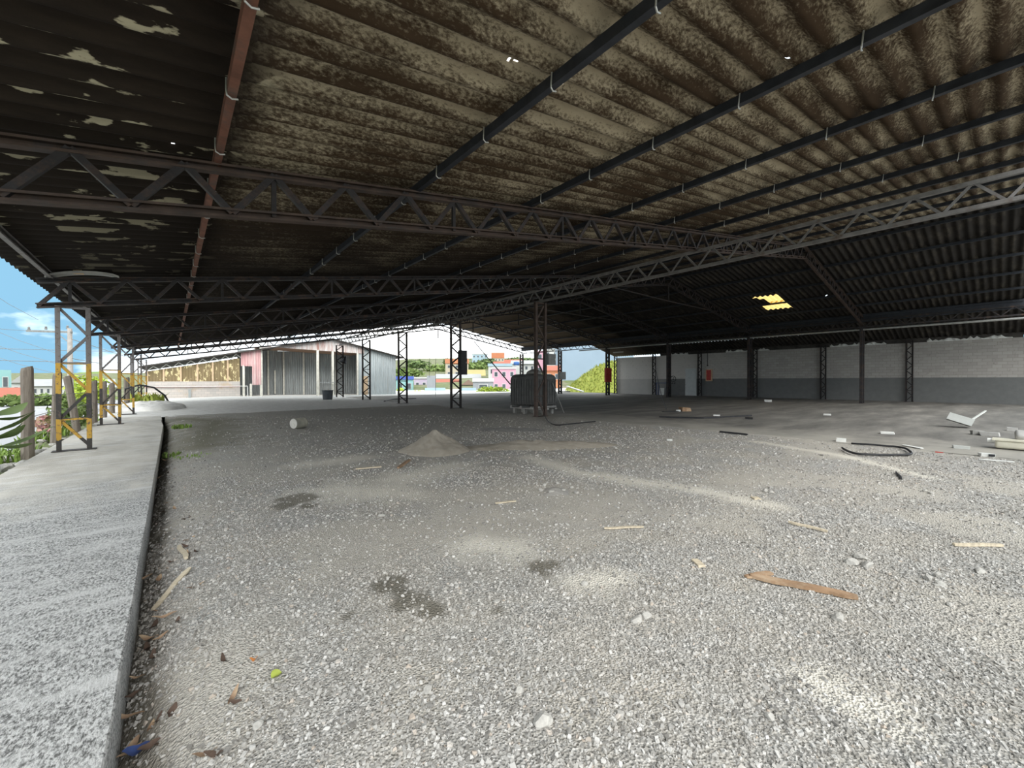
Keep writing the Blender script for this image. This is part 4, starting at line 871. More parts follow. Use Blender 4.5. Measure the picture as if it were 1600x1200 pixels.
# grey boulder-like sack with a hoop by the far left columns
q = at_z(236, 640); hs = heap('rubble_mound', 'low pale concrete lump beside the far left columns', q.x, q.y, 1.5, 1.6, .5, .2, 23, MAT['yard'], .35)
hoop = thing('rubber_hoop', 'dark rubber hoop standing over weeds at the far left columns', 'hoop', (q.x - .3, q.y + 1.2, .35)); MB().tube([(-1.0 + .2, 0, .2), (-.75, 0, .75), (-.2, 0, .95), (.4, 0, .8), (.85, 0, .35), (1.0, 0, .0)], .045, 8).build('bend', MAT['black'], hoop, True)
tuft('weeds', 'yellow-green weeds behind the pale concrete lump', (q.x - .2, q.y + 3.0, 0), 160, .9, .8, MAT['yellowgreen'])

# ------------------------------------------------------------------ far shed with porch (front plane t = 44)
TF = 44.0
MAT['gmetal'] = simple('grey_corrugated_metal', (.33, .35, .35), .5, .2, 2.5, .3, c2=(.22, .22, .21), thr=(.5, .75), kind='World', stretch=(3, 3, .25))
MAT['gmetal2'] = simple('light_corrugated_metal', (.46, .50, .51), .5, .15, 2.5, .2, c2=(.38, .36, .33), thr=(.55, .75), kind='World', stretch=(3, 3, .25))
MAT['pink'] = simple('faded_pink_metal', (.52, .30, .30), .7, .2, 1.5, c2=(.62, .50, .48), thr=(.5, .7), kind='World', stretch=(3, 3, .3)); MAT['fascia'] = simple('rust_streaked_white_metal', (.58, .54, .52), .7, .15, 1.5, c2=(.36, .19, .16), thr=(.48, .68), kind='World', stretch=(2.5, 2.5, .3))
MAT['post'] = simple('whitewashed_post', (.62, .60, .53), .85, .15, 4); MAT['soffit'] = simple('brown_soffit', (.30, .19, .13), .9, .2, 2, kind='World')
m = M_('dirty_translucent_panel', .8); w = m.vec('World', (1, 1, .5)); m.col(m.mix(m.ramp(m.noise(3.2, w, 5, .7), [(.545, 0.), (.59, 1.)]), m.mix(m.noise(1.5, w, 4), (.17, .125, .06), (.27, .21, .12)), (.72, .62, .36))); MAT['dirty'] = m.m
def blockmat():
    m = M_('grey_block_masonry', .95); w = m.vec('World'); cb = N(m.t, 'ShaderNodeCombineXYZ'); m.L(m.sep(w, 0), cb.inputs[0]); m.L(m.sep(w, 2), cb.inputs[1])
    b = N(m.t, 'ShaderNodeTexBrick'); m.L(cb.outputs[0], b.inputs['Vector']); b.inputs['Scale'].default_value = 1; b.inputs['Brick Width'].default_value = .4; b.inputs['Row Height'].default_value = .2; b.inputs['Mortar Size'].default_value = .01
    b.inputs['Color1'].default_value = (.52, .47, .43, 1); b.inputs['Color2'].default_value = (.44, .41, .385, 1); b.inputs['Mortar'].default_value = (.36, .34, .32, 1)
    m.col(m.mix(m.ramp(m.noise(1.1, w, 4), [(.55, 0.), (.7, .6)]), b.outputs['Color'], (.45, .33, .2))); m.bump(b.outputs['Fac'], -.3, .01); return m.m
MAT['block'] = blockmat()
sh = thing('far_shed', 'far metal shed with a pink patched gable, porch posts and low block wall', 'building', (0, TF, 0))
def zr2(s): return 5.72 - .216 * abs(s - 12.6)
def corr(s0, s1, zb0, zb1, zt, y, mat, name='panel', pitch=.2, amp=.025):
    n = max(2, int((s1 - s0) / pitch * 4)); mb = MB()
    for k in range(n + 1):
        s = s0 + (s1 - s0) * k / n; yy = y - amp * (0, 1, 0, -1)[k % 4]; zt_ = zt(s); mb.v += [(s, yy, zb0 + (zb1 - zb0) * k / n), (s, yy, zt_), (s, yy + .02, zt_), (s, yy + .02, zb0 + (zb1 - zb0) * k / n)]
    for k in range(n):
        for j in range(4): mb.f.append((4*k+j, 4*k+(j+1)%4, 4*k+4+(j+1)%4, 4*k+4+j))
    mb.f += [(0, 1, 2, 3), (4*n+3, 4*n+2, 4*n+1, 4*n)]; return mb.build(name, mat, sh)
MB().box((-1.62, 0, -.2), (4.78, .2, 1.48)).build('block_wall', MAT['block'], sh); MB().cbox((1.58, -.03, 1.02), (6.4, .06, .05)).build('band', MAT['pink'], sh); MB().cbox((1.2, -.06, .35), (.16, .12, .9)).build('grey_stub', MAT['gmetal'], sh)
def ztl(s): return 2.28 + (s + 1.6) * .203
pst = [at_t(x, 590, TF).x for x in (230, 255.6, 282.5, 308.5, 332.5, 356)]
for a, b in zip([-1.6] + pst, pst + [4.78]): corr(a, b, 1.48, 1.48, ztl, .1, MAT['dirty'], 'translucent_panel')
for s in pst: MB().cbox((s, .02, (1.48 + ztl(s)) / 2), (.11, .1, ztl(s) - 1.48)).build('post', MAT['cream_trim'], sh)
# roof with truss in the gap
for (a, b) in ((-1.95, 12.6), (12.6, 20.35)):
    MB().add([(a, -.5, zr2(a)), (b, -.5, zr2(b)), (b, 12, zr2(b)), (a, 12, zr2(a)), (a, -.5, zr2(a) + .12), (b, -.5, zr2(b) + .12), (b, 12, zr2(b) + .12), (a, 12, zr2(a) + .12)], [(3,2,1,0),(4,5,6,7),(0,1,5,4),(1,2,6,5),(2,3,7,6),(3,0,4,7)]).build('roof_slope', MAT['soot_wood'], sh)
for k in range(16):
    s = -1.5 + k * .4; a, b = (ztl(s), zr2(s + .4) - .05) if k % 2 == 0 else (zr2(s) - .05, ztl(s + .4)); MB().bar((s, .1, a), (s + .4, .1, b), .06, .06).build('web_bar', MAT['white'], sh)
# hanging pink sheets, fascia, porch
corr(4.85, 5.75, 2.85, 2.85, lambda s: zr2(s) + .02, -.1, MAT['pink'], 'pink_sheet'); corr(5.7, 6.4, 1.15, 1.15, lambda s: zr2(s) + .02, -.14, MAT['pink'], 'pink_sheet')
edges = [6.45 + k * .95 for k in range(11)]
for a, b in zip(edges[:-1], edges[1:]):
    zf = lambda s: 4.72 - (s - 6.45) * .033; corr(a, b, zf(a), zf(b), lambda s: zr2(s) + .03, -.1, MAT['fascia'], 'fascia_sheet')
for s, h in ((6.42, 4.72), (11.3, 4.56), (5.05, 2.9), (5.6, 1.2), (12.75, 4.5)): MB().cbox((s, 0, h / 2), (.2 if h > 3 else .16, .2, h + .1)).build('porch_post', MAT['post'], sh)
MB().add([(6.4, 0, 4.7), (16, 0, 4.4), (16, 4, 4.4), (6.4, 4, 4.7), (6.4, 0, 4.76), (16, 0, 4.46), (16, 4, 4.46), (6.4, 4, 4.76)], [(3,2,1,0),(4,5,6,7),(0,1,5,4),(1,2,6,5),(2,3,7,6),(3,0,4,7)]).build('porch_ceiling', MAT['soffit'], sh)
for k in range(15): corr(5.0 + k, 6.0 + k, -.1, -.1, lambda s: 4.6, 4.0, MAT['gmetal'], 'back_panel')
for s in (7.6, 9.0, 10.9, 12.4, 14.2): MB().cbox((s, 3.85, 2.3), (.14, .1, 4.6)).build('wall_post', MAT['post'], sh)
MB().cbox((8.2, 3.85, 1.4), (.12, .1, 2.4)).build('wall_post', MAT['post'], sh)
for k in range(5): corr(15.2 + k * .86, 16.06 + k * .86, -.1, -.1, lambda s: zr2(s) + .0, 0.0, MAT['gmetal2'], 'front_panel')
MB().cbox((15.25, -.05, 2.2), (.16, .14, 4.5)).build('porch_post', MAT['post'], sh); MB().cbox((16.1, -.05, 1.0), (.5, .08, 2.0)).build('door', MAT['cream_trim'], sh)
MB().box((19.48, .0, -.1), (19.56, 11, 4.15)).build('side_wall', MAT['gmetal2'], sh)
MB().tube([(4.9, -.25, 1.05), (5.3, -.25, 1.05), (5.32, -.25, .95), (5.32, -.25, .05)], .035, 6).tube([(-1.5, -.1, 1.05), (4.9, -.25, 1.05)], .03, 6).build('rail', MAT['white'], sh); MB().tube([(11.4, -.3, 1.35), (13.2, -.3, 1.35)], .03, 6).build('rail', MAT['gmetal'], sh)

# ------------------------------------------------------------------ land beyond
MAT['land'] = simple('grassy_land', (.11, .13, .05), .95, .3, .4, c2=(.22, .19, .14), thr=(.5, .65), kind='World'); MAT['street'] = simple('grey_paver_street', (.33, .33, .34), .9, .12, 14, kind='World', bump=.4)
def land_z(X, D):
    u = X / D; right = np.clip((u + .55) / .3, 0, 1)
    zr = np.interp(D, [0, 52, 62, 90, 140, 220, 320, 600], [-.35, -.3, -.2, 1.2, 4.2, 11.5, 19, 30]); zl = np.interp(D, [0, 14, 30, 80, 160, 300, 600], [-.6, -.6, -1.2, -2, 0, 7, 14])
    return zr * right + zl * (1 - right)
def at_land(px, D):
    X = (px - 800) / F * D; z = float(land_z(np.array(X), np.array(float(D)))); return Vector((X * math.cos(YAW) + D * math.sin(YAW), -X * math.sin(YAW) + D * math.cos(YAW), z))
us = np.linspace(-2.2, 2.2, 120); Ds = np.concatenate([[-60, -20, -5, 1], np.geomspace(3, 600, 70)])
U, DD = np.meshgrid(us, Ds, indexing='ij'); Xl = np.where(DD < 60, U * 60, U * DD); A = np.abs(DD)
Zl = land_z(Xl / np.maximum(A, 1) * np.maximum(A, 1), np.maximum(A, 1.0)) ; Zl = np.where(DD < 1, -.45, Zl)
inside = (DD < 62) & (Xl > -10); 
V = np.stack([Xl * math.cos(YAW) + DD * math.sin(YAW), -Xl * math.sin(YAW) + DD * math.cos(YAW), Zl], -1).reshape(-1, 3); V[:, 2] = np.where((V[:, 0] > -2.3) & (V[:, 1] < 61), -.6, V[:, 2])
i = np.arange(U.size).reshape(U.shape); f = np.stack([i[:-1, :-1], i[1:, :-1], i[1:, 1:], i[:-1, 1:]], -1).reshape(-1, 4)
tag(link('hillside', npmesh('hillside', V, f, MAT['land'], True)), 'green and earthy land rising to the houses', None, None, 'structure')
v, f = grid(np.linspace(-16, -3.1, 14), np.linspace(-4, 60, 30), lambda x, y: -.5 + 0 * x)
tag(link('street', npmesh('street', v, f, MAT['street'])), 'grey paver street below the fence on the left', None, None, 'structure')
v, f = grid(np.linspace(-3.3, -2.0, 12), np.linspace(-4, 60, 120), lambda x, y: -.05 - .35 * np.clip((-2.1 - x) / 1.1, 0, 1) + .12 * (fbm(x * 2, y * 2, 51, 3) - .5))
tag(link('verge', npmesh('verge', v, f, MAT['land'], True)), 'weedy earth verge between the walkway and the street', None, None, 'structure')
# asphalt apron behind the camera
v, f = grid(np.linspace(-2, 45, 6), np.linspace(-60, -8.9, 6), lambda x, y: -.02 + 0 * x); struct('floor', npmesh('floor', v, f, MAT['yard']), label='pale open yard behind the camera')

# ------------------------------------------------------------------ fence posts, stones and plants on the left
MAT['oldwood'] = simple('grey_weathered_timber', (.17, .145, .12), .9, .3, 4, stretch=(6, 6, .7), bump=.4)
FP = [((43, 711), 574, 12.75, .075), ((85, 684), 583, 15.6, .07), ((123, 676), 588, 17.5, .07), ((147, 664), 595, 20.5, .07), ((162, 655), 596, 24, .08), ((175, 650), 598, 27, .08), ((198, 648), 590, 31, .1)]
FL = ['nearest thick weathered timber fence post at the left', 'second timber fence post, beside the first striped column', 'leaning timber fence post behind the first striped column', 'timber fence post between the first two striped columns', 'timber fence post just behind the second striped column', 'timber fence post beyond the second striped column', 'farthest weathered timber post, by the third column']
fx = []
for k, ((px, py), top, t, r) in enumerate(FP):
    b = at_t(px, py, t); b.z = min(b.z, -.02); h = at_t(px - 1, top, t).z - b.z + .25; o = thing('fence_post', FL[k], 'post', (b.x, t, b.z - .25), group='timber fence posts'); fx.append((b.x, t))
    lean = (-.10, 0, .0, .0)[k] if k < 4 else 0; lean = .12 if k == 2 else (-.03 if k == 1 else 0)
    mb = MB(); n = 10
    for q in (0, .33, .66, .97, 1.0):
        for j in range(n): a = 2 * PI * j / n; rr = r * (1.05 - .1 * q) * (1 + .12 * math.sin(3 * a + 2 * q)) * (.85 if q == 1 else 1); mb.v.append((rr * math.cos(a) * 1.25 - lean * q * h, rr * math.sin(a), h * q + (.03 * math.cos(a) if q >= .97 else 0)))
    for i_ in range(4):
        for j in range(n): mb.f.append((i_*n+j, i_*n+(j+1)%n, (i_+1)*n+(j+1)%n, (i_+1)*n+j))
    mb.f += [tuple(range(n))[::-1], tuple(4*n+j for j in range(n))]; mb.build('trunk', MAT['oldwood'], o)
fw = [(-1.9, 2, 0)] + [(x - .03, t, 0) for x, t in fx]
for k, z in enumerate((.35, .75, 1.15)): 
    o = thing('fence_wire', ('lowest', 'middle', 'top')[k] + ' strand of wire strung between the timber posts', 'wire', (fx[0][0], fx[0][1], z), group='fence wires'); MB().tube([(x - fx[0][0], t - fx[0][1], 0) for x, t in fx], .008, 5).build('strand', MAT['galv'], o)
def foliage(n, rx, ry, rz, leaf, seed, hollow=.35):
    r = np.random.default_rng(seed); d = r.normal(size=(n, 3)); d /= np.linalg.norm(d, axis=1)[:, None]; q = (hollow + (1 - hollow) * r.uniform(0, 1, n) ** .6)
    lump = 1 + .35 * (fbm(d[:, 0] * 2.2 + 9, d[:, 1] * 2.2 + d[:, 2] * 2, seed % 50, 3) - .5) * 2
    C = d * (q * lump)[:, None] * np.array([rx, ry, rz]); a = r.normal(size=(n, 3)); a /= np.linalg.norm(a, axis=1)[:, None]; b = np.cross(a, r.normal(size=(n, 3))); b /= np.linalg.norm(b, axis=1)[:, None]
    s = leaf * r.uniform(.6, 1.4, n)[:, None]
    V = np.stack([C - a * s, C + b * s * .5, C + a * s, C - b * s * .5], 1).reshape(-1, 3); return V, np.arange(4 * n).reshape(-1, 4)
def foliage_mat(name, c1, c2):
    m = M_(name, .75, 0, .15); r = N(m.t, 'ShaderNodeNewGeometry').outputs['Random Per Island']; m.col(m.mix(r, c1, c2)); return m.m
MAT['fol_dark'] = foliage_mat('dark_foliage', (.06, .10, .04), (.16, .21, .08)); MAT['fol_mid'] = foliage_mat('mid_foliage', (.09, .14, .04), (.20, .26, .09)); MAT['fol_lime'] = foliage_mat('lime_foliage', (.26, .36, .04), (.46, .55, .09)); MAT['fol_mound'] = foliage_mat('mound_vegetation', (.15, .19, .03), (.33, .34, .08))
def plant(name, label, p, rx, ry, rz, n, leaf, mat, cat, trunk=0, seed=1, group=None):
    o = thing(name, label, cat, p, group=group); v, f = foliage(n, rx, ry, rz, leaf, seed); v[:, 2] += trunk + rz * .95; c = link('crown', npmesh('crown', v, f, mat), o)
    MB().tube([(0, 0, -.3), (.05 * rx, 0, trunk * .6 + .1), (0, 0, trunk + rz)], [max(.02, rx * .09), max(.015, rx * .07), .01], 7).build('trunk', MAT['oldwood'], o); return o
def broadleaf(name, label, p, n, L, mat, seed):
    random.seed(seed); o = thing(name, label, 'plant', p)
    for k in range(n):
        a = random.uniform(0, 2 * PI); q = link('leaf', leaf_mesh(L * random.uniform(.7, 1.1), L * .13, L * .12, mat), o, (0, 0, random.uniform(.1, 1.0))); q.rotation_euler = (random.uniform(-.4, .4), -random.uniform(-.1, .9), a)
    MB().tube([(0, 0, -.2), (.02, 0, 1.2)], .03, 6).build('stem', MAT['oldwood'], o); return o
q = at_t(2, 660, 11.2); broadleaf('broadleaf_plant', 'large-leaved dark green plant at the left picture edge', (q.x - .1, q.y, -.1), 16, .8, MAT['fol_dark'], 5)
plant('bush', 'low lime green bush behind the first striped column', at_t(112, 668, 19), .5, .7, .45, 500, .09, MAT['fol_mid'], 'bush', 0, 3); plant('bush', 'bright lime bush beyond the second striped column', Vector((-4.4, 40.5, -.3)), 1.0, 1.3, 1.0, 800, .15, MAT['fol_lime'], 'bush', .3, 4); plant('bush', 'small pink-flowering bush at the fence', at_t(75, 675, 16.5), .3, .4, .25, 260, .07, foliage_mat('pinkish_foliage', (.2, .22, .08), (.55, .25, .28)), 'bush', 0, 6)
plant('bush', 'long green hedge mass across the street at left', at_d(75, 634, 34), 4, 1.2, .5, 1200, .22, MAT['fol_mid'], 'hedge', 0, 8)
q0 = [(18, 718), (35, 728), (55, 722), (62, 712), (70, 703), (82, 697), (30, 738), (8, 735), (75, 712), (50, 735), (90, 690), (100, 688), (66, 690), (20, 728), (112, 684)]
for k, (px, py) in enumerate(q0):
    q = at_z(px, py, -.08); sz = random.uniform(.14, .3); tag(link('verge_stone', boulder(sz, k + 400), None, (q.x, q.y, -.08)), 'grey field stone heaped along the outer edge of the walkway', 'stone', 'stones along the walkway edge')
for k, (px, py, n) in enumerate(((12, 722, 120), (45, 712, 60), (95, 680, 90), (70, 690, 80), (150, 662, 60))):
    q = at_z(px, py, -.12); tuft('weeds', ('weeds among the stones at the left corner', 'small weeds at the foot of the nearest fence post', 'weeds between the striped column and fence', 'weeds beside the second fence post', 'weeds at the second striped column')[k], (q.x - .15, q.y, -.14), n, .3, .35, MAT['green'])
# utility pole and lines
pb = at_d(110, 600, 26); pt = at_d(111, 513, 26); cl = at_d(42, 517, 26.6)
up = thing('utility_pole', 'concrete utility pole with a crossarm behind the first striped column', 'pole', (pb.x, pb.y, -1.2)); MB().tube([(0, 0, 0), (0, 0, pt.z + 1.2)], [.17, .11], 10).build('shaft', simple('pole_concrete', (.36, .33, .30), .9, .15), up)
MB().bar((cl.x - pb.x, cl.y - pb.y, cl.z + 1.2), (.1, -.1, pt.z + 1.2 - .25), .1, .12).build('crossarm', MAT['box_grey'], up); MB().bar(((cl.x - pb.x) * .35, (cl.y - pb.y) * .35, cl.z + 1.1), (0, 0, pt.z + .25), .04, .04).build('brace', MAT['box_grey'], up)
ins = MB().lathe([(0, 0), (.06, 0), (.08, .08), (.04, .1), (.07, .16), (0, .24)], 10).mesh('insulator', MAT['box_grey'])
for k in (.05, .45, .95): link('insulator', ins, up, ((cl.x - pb.x) * (1 - k), (cl.y - pb.y) * (1 - k), cl.z + 1.25))
for k, (x0, y0, x1, y1) in enumerate(((-40, 505, 42, 517), (-40, 440, 60, 500), (-60, 495, 112, 560), (-60, 520, 112, 575), (-60, 543, 250, 549), (-60, 562, 250, 566), (112, 530, 260, 575), (112, 560, 260, 585), (-60, 540, 112, 590))):
    a, b = at_d(x0, y0, 24), at_d(x1, y1, 27 if x1 < 200 else 60); mid = (a + b) / 2 - Vector((0, 0, .12)); o = thing('power_line', ('thin dark power line running from the crossarm out of the left edge', 'steep thin line high in the left sky', 'upper of the slanting lines left of the pole', 'middle of the slanting lines left of the pole', 'upper nearly level line across the left sky', 'lower nearly level line across the left sky', 'upper slanting line right of the pole', 'lower slanting line right of the pole', 'lowest of the slanting lines left of the pole')[k], 'wire', a, group='power lines in the sky'); MB().tube([(0, 0, 0), mid - a, b - a], .012 if x1 < 200 else .02, 5).build('strand', MAT['box_grey'], o)

# ------------------------------------------------------------------ grassy mound, its plank, pale warehouse
mc = at_d(985, 612, 60); r = np.linspace(0, 1, 30); a = np.linspace(0, 2 * PI, 73)[:-1]; Vm = []
for q_ in r:
    x = 9.6 * q_ * np.cos(a); y = 6.5 * q_ * np.sin(a); z = 4.4 * np.clip(1 - q_ ** 2.1, 0, 1) * (.9 + .25 * fbm(x * .3 + 4, y * .3, 61, 3)) - .15; Vm.append(np.stack([x, y, z], -1))
Vm = np.concatenate(Vm); i = np.arange(30 * 72).reshape(30, 72); j = np.roll(i, -1, 1)
mo = thing('grassy_mound', 'grassy yellow-green earth mound beyond the open end of the shed', 'mound', (mc.x, mc.y, 0), -YAW); link('earth', npmesh('earth', Vm, np.stack([i[:-1], i[1:], j[1:], j[:-1]], -1).reshape(-1, 4), MAT['fol_mound'], True), mo)
rg = np.random.default_rng(5); n = 5000; qq = np.sqrt(rg.uniform(0, 1, n)); aa = rg.uniform(0, 2 * PI, n); x = 9.6 * qq * np.cos(aa); y = 6.5 * qq * np.sin(aa); z = 4.4 * np.clip(1 - qq ** 2.1, 0, 1) * (.9 + .25 * fbm(x * .3 + 4, y * .3, 61, 3)) - .12
C = np.stack([x, y, z], -1); b = rg.normal(size=(n, 3)); b[:, 2] = 0; b /= np.linalg.norm(b, axis=1)[:, None]; h_ = rg.uniform(.12, .38, n)[:, None]; up_ = np.array([0, 0, 1.]); tip = C + up_ * h_ + rg.normal(0, .1, (n, 3)); V = np.stack([C - b * .09, C + b * .09, tip], 1).reshape(-1, 3)
o = link('grass', npmesh('grass', V, np.arange(3 * n).reshape(-1, 3), MAT['fol_mound']), mo); o['kind'] = 'stuff'
a_, b_ = at_d(886, 604, 50.5), at_d(911, 613, 49); o = thing('white_plank', 'white plank slanting at the foot of the grassy mound', 'plank', b_); MB().bar((0, 0, .1), a_ - b_ + Vector((0, 0, .05)), .5, .08).build('board', MAT['white'], o)
MAT['bluewall'] = simple('pale_blue_cladding', (.23, .30, .37), .6, .04, .3, kind='World'); w0 = at_d(877, 600, 95); ww = (990 - 877) / F * 95
wh = thing('pale_blue_warehouse', 'large plain pale blue warehouse wall behind the mound', 'building', (w0.x, w0.y, 0), -YAW); MB().box((0, 0, -1), (ww, 14, 11.5)).build('wall', MAT['bluewall'], wh); MB().box((-.2, -.3, 11.5), (ww + .2, 14.3, 11.9)).build('roof', MAT['gmetal'], wh)

# ------------------------------------------------------------------ houses on the slope
MAT['glass'] = simple('dark_window', (.06, .07, .08), .2, .2, 2, spec=.6)
def cm(n, c): return simple(n, tuple(x * .62 for x in c), .85, .06, .6, kind='World')
HC = dict(white=cm('white_render', (.74, .74, .72)), cream=cm('cream_render', (.66, .58, .45)), pinkh=cm('pink_render', (.72, .40, .50)), blue=cm('blue_render', (.10, .16, .55)), pale=cm('pale_blue_render', (.45, .62, .72)), teal=cm('teal_render', (.35, .62, .62)), grey=cm('grey_render', (.36, .38, .40)), lilac=cm('lilac_render', (.62, .52, .66)), tan=cm('tan_render', (.50, .42, .32)), orange=cm('orange_render', (.70, .30, .16)),
          redroof=cm('red_tile_roof', (.52, .17, .11)), brownroof=cm('brown_tile_roof', (.34, .24, .19)), greyroof=cm('grey_sheet_roof', (.50, .50, .49)), yelroof=cm('yellowed_roof', (.55, .46, .20)), orroof=cm('orange_tile_roof', (.70, .27, .14)))
def house(label, x0, x1, ytop, ybase, D, wall, roof=None, rk='gable', rh=.25, win=(2, 1), depth=8, name='house', base=None):
    c = at_d((x0 + x1) / 2, ybase, D); nn = Vector((c.x, c.y, 0)).normalized(); R_ = Vector((c.x, c.y, 0)).length
    def hit(px, py): d = ray(px, py); k = R_ / (d.x * nn.x + d.y * nn.y); return Vector((k * d.x, k * d.y, H + k * d.z))
    a, b = hit(x0, ybase), hit(x1, ybase); zt = hit((x0 + x1) / 2, ytop).z; z0 = c.z; a.z = b.z = z0; w = (b - a).length
    o = thing(name, label, 'building', (a.x, a.y, z0), math.atan2(b.y - a.y, b.x - a.x), group='houses beyond the yard'); h = zt - z0; r_ = h * rh if roof else 0; hb = h - r_
    MB().box((0, 0, -4), (w, depth, hb)).build('wall', HC[wall], o)
    if roof:
        e = w * .05 + .1
        if rk == 'gable': MB().prism([(-e, -.4, hb - .05), (w + e, -.4, hb - .05), (w / 2, -.4, hb + r_)], (0, 0, 0), (0, depth + .8, 0)).build('roof', HC[roof], o)
        elif rk == 'slope': MB().add([(-e, -.6, hb), (w + e, -.6, hb), (w + e, depth, hb), (-e, depth, hb), (-e, depth * .5, hb + r_), (w + e, depth * .5, hb + r_)], [(3,2,1,0),(0,1,5,4),(2,3,4,5),(0,4,3),(1,2,5)]).build('roof', HC[roof], o)
        else: MB().box((-e * .3, -.2, hb), (w + e * .3, depth + .2, hb + r_)).build('roof', HC[roof], o)
    nx, nz = win
    for i_ in range(nx):
        for k in range(nz):
            ww_, hh_ = w / nx * .38, hb / max(nz, 1) * .36; cx, cz = w * (i_ + .5) / nx, hb * (k + .55) / nz
            wf = MB().box((cx - ww_ / 2 - .08, -.05, cz - hh_ / 2 - .08), (cx + ww_ / 2 + .08, .02, cz + hh_ / 2 + .08)).build('window', HC['white'], o); MB().box((cx - ww_ / 2, -.08, cz - hh_ / 2), (cx + ww_ / 2, -.03, cz + hh_ / 2)).build('pane', MAT['glass'], wf)
    return o
house('blue and teal shop front beside the far shed', 619, 646, 588, 616, 66, 'teal', 'blue', 'flat', .18, (2, 1)); MB()
house('lilac white house with one dark window', 647, 668, 589, 615, 80, 'lilac', 'white', 'flat', .1, (2, 1)); house('slate grey metal gate box between two low houses', 667, 681, 587, 607, 64, 'grey', None, 'flat', 0, (0, 0), 3)
house('pale blue low street wall left of centre', 664, 696, 606, 618, 62, 'pale', None, 'flat', 0, (0, 0), .4, 'street_wall'); house('blue low street wall below the brown gable', 721, 744, 606, 618, 61, 'pale', None, 'flat', 0, (0, 0), .4, 'street_wall')
house('tan house under a long red tile roof', 681, 719, 592, 612, 88, 'tan', 'redroof', 'slope', .42, (3, 1)); house('grey house with a brown gabled roof', 722, 742, 593, 611, 77, 'grey', 'brownroof', 'gable', .45, (1, 1)); house('house under a wide light grey sheet roof', 683, 749, 584, 606, 104, 'tan', 'greyroof', 'slope', .55, (4, 1))
house('dark open shelter beside the pink house', 739, 771, 591, 613, 64, 'grey', 'white', 'flat', .25, (1, 1), 5); house('pink house with four windows', 769, 806, 574, 614, 74, 'pinkh', 'white', 'flat', .06, (3, 2)); house('white house roof peeping above the pink house', 763, 800, 568, 590, 100, 'white', 'pale', 'flat', .2, (3, 1))
house('tall cream block with an orange top', 696, 732, 561, 600, 130, 'cream', 'orange', 'flat', .18, (3, 3)); house('yellow roofed house beneath the trees', 729, 757, 577, 598, 115, 'tan', 'yelroof', 'slope', .5, (3, 1)); house('pale blue apartment tower on the hill', 738, 762, 552, 590, 210, 'pale', 'white', 'flat', .05, (4, 5), 16)
house('orange and cream apartment block on the hilltop', 768, 788, 551, 585, 200, 'cream', 'orroof', 'flat', .25, (4, 4), 14); house('white house with red roof right of the hilltop block', 789, 815, 561, 585, 170, 'white', 'redroof', 'slope', .35, (3, 1)); house('small red roofed house above the white house', 772, 797, 564, 580, 150, 'white', 'redroof', 'slope', .45, (3, 1))
house('bright pink house seen through the lattice column', 836, 851, 548, 590, 140, 'pinkh', None, 'flat', 0, (1, 2)); house('white house between the tank and the lattice column', 850, 874, 545, 585, 160, 'white', 'greyroof', 'flat', .05, (2, 3)); house('orange walled house just above the tank', 852, 876, 570, 600, 78, 'orange', 'redroof', 'slope', .3, (2, 1)); house('white house left of the farthest column', 800, 836, 562, 596, 118, 'white', 'greyroof', 'slope', .2, (4, 2))
o = thing('water_tank', 'round blue rooftop water tank above the white house', 'tank', at_d(807, 571, 115)); MB().lathe([(0, 0), (.75, 0), (.85, .7), (.7, .95), (.3, 1.05), (0, 1.05)], 18).build('shell', cm('blue_plastic', (.08, .2, .55)), o, True); MB().cbox((0, 0, -1.2), (1.4, 1.4, 2.4)).build('plinth', HC['white'], o)
# left distance
house('low house with a red tile roof at the left edge', 0, 40, 606, 640, 36, 'white', 'redroof', 'slope', .45, (2, 1), 5); house('teal building at the far left edge', -20, 18, 578, 620, 60, 'teal', None, 'flat', 0, (2, 1)); house('white house behind the nearest fence post', 18, 48, 586, 625, 70, 'white', 'greyroof', 'gable', .3, (2, 1))
house('long pale roofs of a distant factory at left', 50, 100, 592, 620, 95, 'white', 'greyroof', 'slope', .4, (5, 1), 20); house('long light roofed hall behind the striped columns', 96, 178, 592, 622, 120, 'white', 'greyroof', 'slope', .45, (6, 1), 20); house('white garden wall across the street', 30, 90, 636, 644, 30, 'white', None, 'flat', 0, (0, 0), .3, 'street_wall')
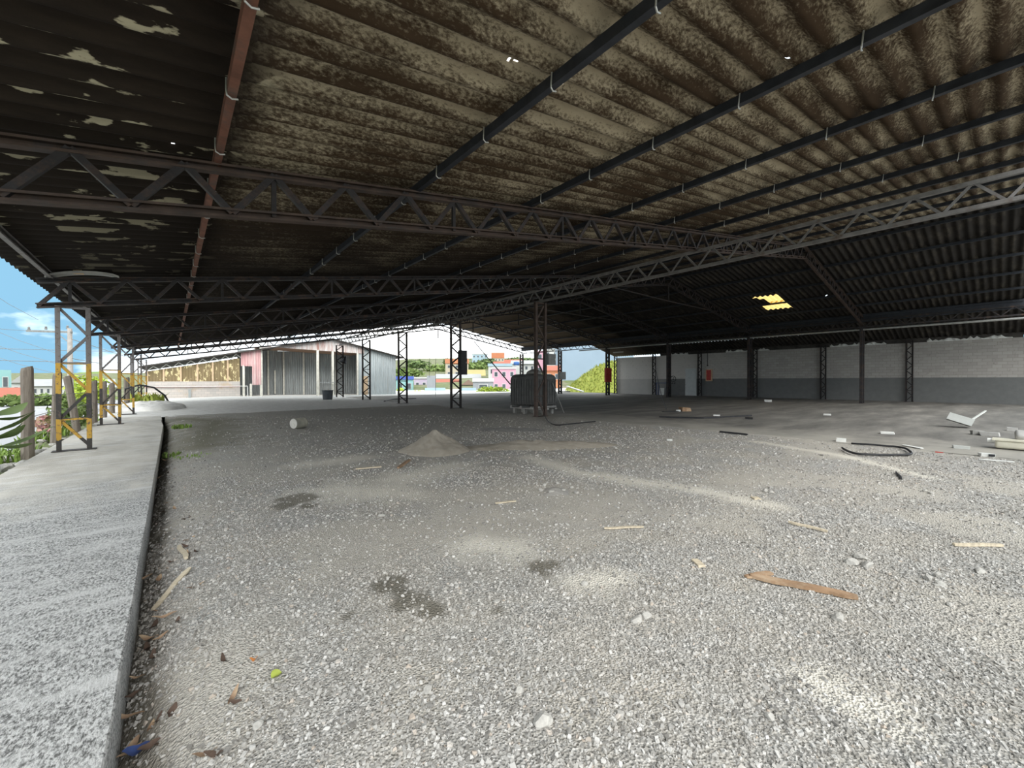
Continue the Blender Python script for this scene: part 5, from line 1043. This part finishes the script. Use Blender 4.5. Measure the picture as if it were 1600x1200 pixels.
# trees
for k, (lab, px, yb, yt, D, rx, mat, tr) in enumerate((('dark umbrella-shaped pine on the hill', 651, 592, 561, 150, 4.2, 'fol_dark', .55), ('rounded green tree left of the slim column', 632, 592, 573, 110, 4.5, 'fol_mid', .15), ('broad dark tree beside the umbrella pine', 668, 588, 571, 170, 8, 'fol_dark', .1), ('green tree below the cream block', 690, 588, 567, 150, 6, 'fol_mid', .1), ('slender dark conifer behind the cream block', 697.5, 575, 557, 190, 1.6, 'fol_dark', .05),
        ('green trees between cream block and blue tower', 742, 585, 563, 160, 6, 'fol_mid', .1), ('tree right of the pale blue tower', 762, 575, 558, 190, 5, 'fol_dark', .1), ('small olive tree above the yellow roof', 748, 598, 582, 126, 2.6, 'fol_mid', .2), ('tall dark tree on the skyline above the shed corner', 627, 580, 566, 280, 6, 'fol_dark', .1), ('rounded skyline tree left of the hanging wires', 662, 580, 562, 260, 9, 'fol_mid', .05), ('broad skyline tree right of the hanging wires', 685, 580, 563, 300, 8, 'fol_dark', .05), ('skyline tree left of the pale blue tower', 733, 578, 560, 260, 6, 'fol_dark', .05), ('low skyline tree above the blue shop front', 641, 582, 569, 220, 6, 'fol_mid', .05), ('skyline tree behind the white house', 815, 575, 556, 230, 9, 'fol_dark', .05), ('tree beside the shed right corner', 622, 612, 582, 85, 2.6, 'fol_mid', .15), ('pale green tree left of the hilltop block', 720, 580, 566, 180, 5, 'fol_mid', .1))):
    b = at_d(px, yb, D); t_ = at_d(px, yt, D); h = t_.z - b.z; plant('tree', lab, b, rx, rx, h * (1 - tr) / 2 / 1.15, 500, max(.35, rx * .13), MAT[mat], 'tree', h * tr, 30 + k, 'trees on the slope')
for k, (lab, x0, x1, y0, D) in enumerate((('long bright lime hedge in front of the pink house', 743, 797, 605, 56), ('short lime hedge left of the pale blue wall', 641, 669, 611, 58), ('low lime hedge end by the shed corner', 620, 632, 606, 60))):
    a, b = at_d(x0, 616, D), at_d(x1, 616, D); c = (a + b) / 2; hgt = at_d(x0, y0, D).z - a.z; o = thing('hedge', lab, 'hedge', (c.x, c.y, a.z), math.atan2(b.y - a.y, b.x - a.x)); v, f = foliage(1100 if k == 0 else 450, (b - a).length / 2, .7, hgt * .6, .16, 70 + k, .2); v[:, 2] += hgt * .45; link('crown', npmesh('crown', v, f, MAT['fol_lime']), o); MB().cbox((0, 0, .1), ((b - a).length * .9, .3, .4)).build('stems', MAT['oldwood'], o)
random.seed(3)
hl = at_d(150, 596, 330); o = thing('wooded_hill', 'low wooded green hill on the left horizon', 'hill', (hl.x, hl.y, 0), -YAW)
x_, y_ = np.linspace(-60, 60, 50), np.linspace(-20, 20, 14); v, f = grid(x_, y_, lambda x, y: 11 * np.exp(-(x / 34) ** 2 - (y / 11) ** 2) * (.8 + .4 * fbm(x * .09 + 7, y * .1, 77, 4)) - 1); link('slope', npmesh('slope', v, f, MAT['fol_mid'], True), o)
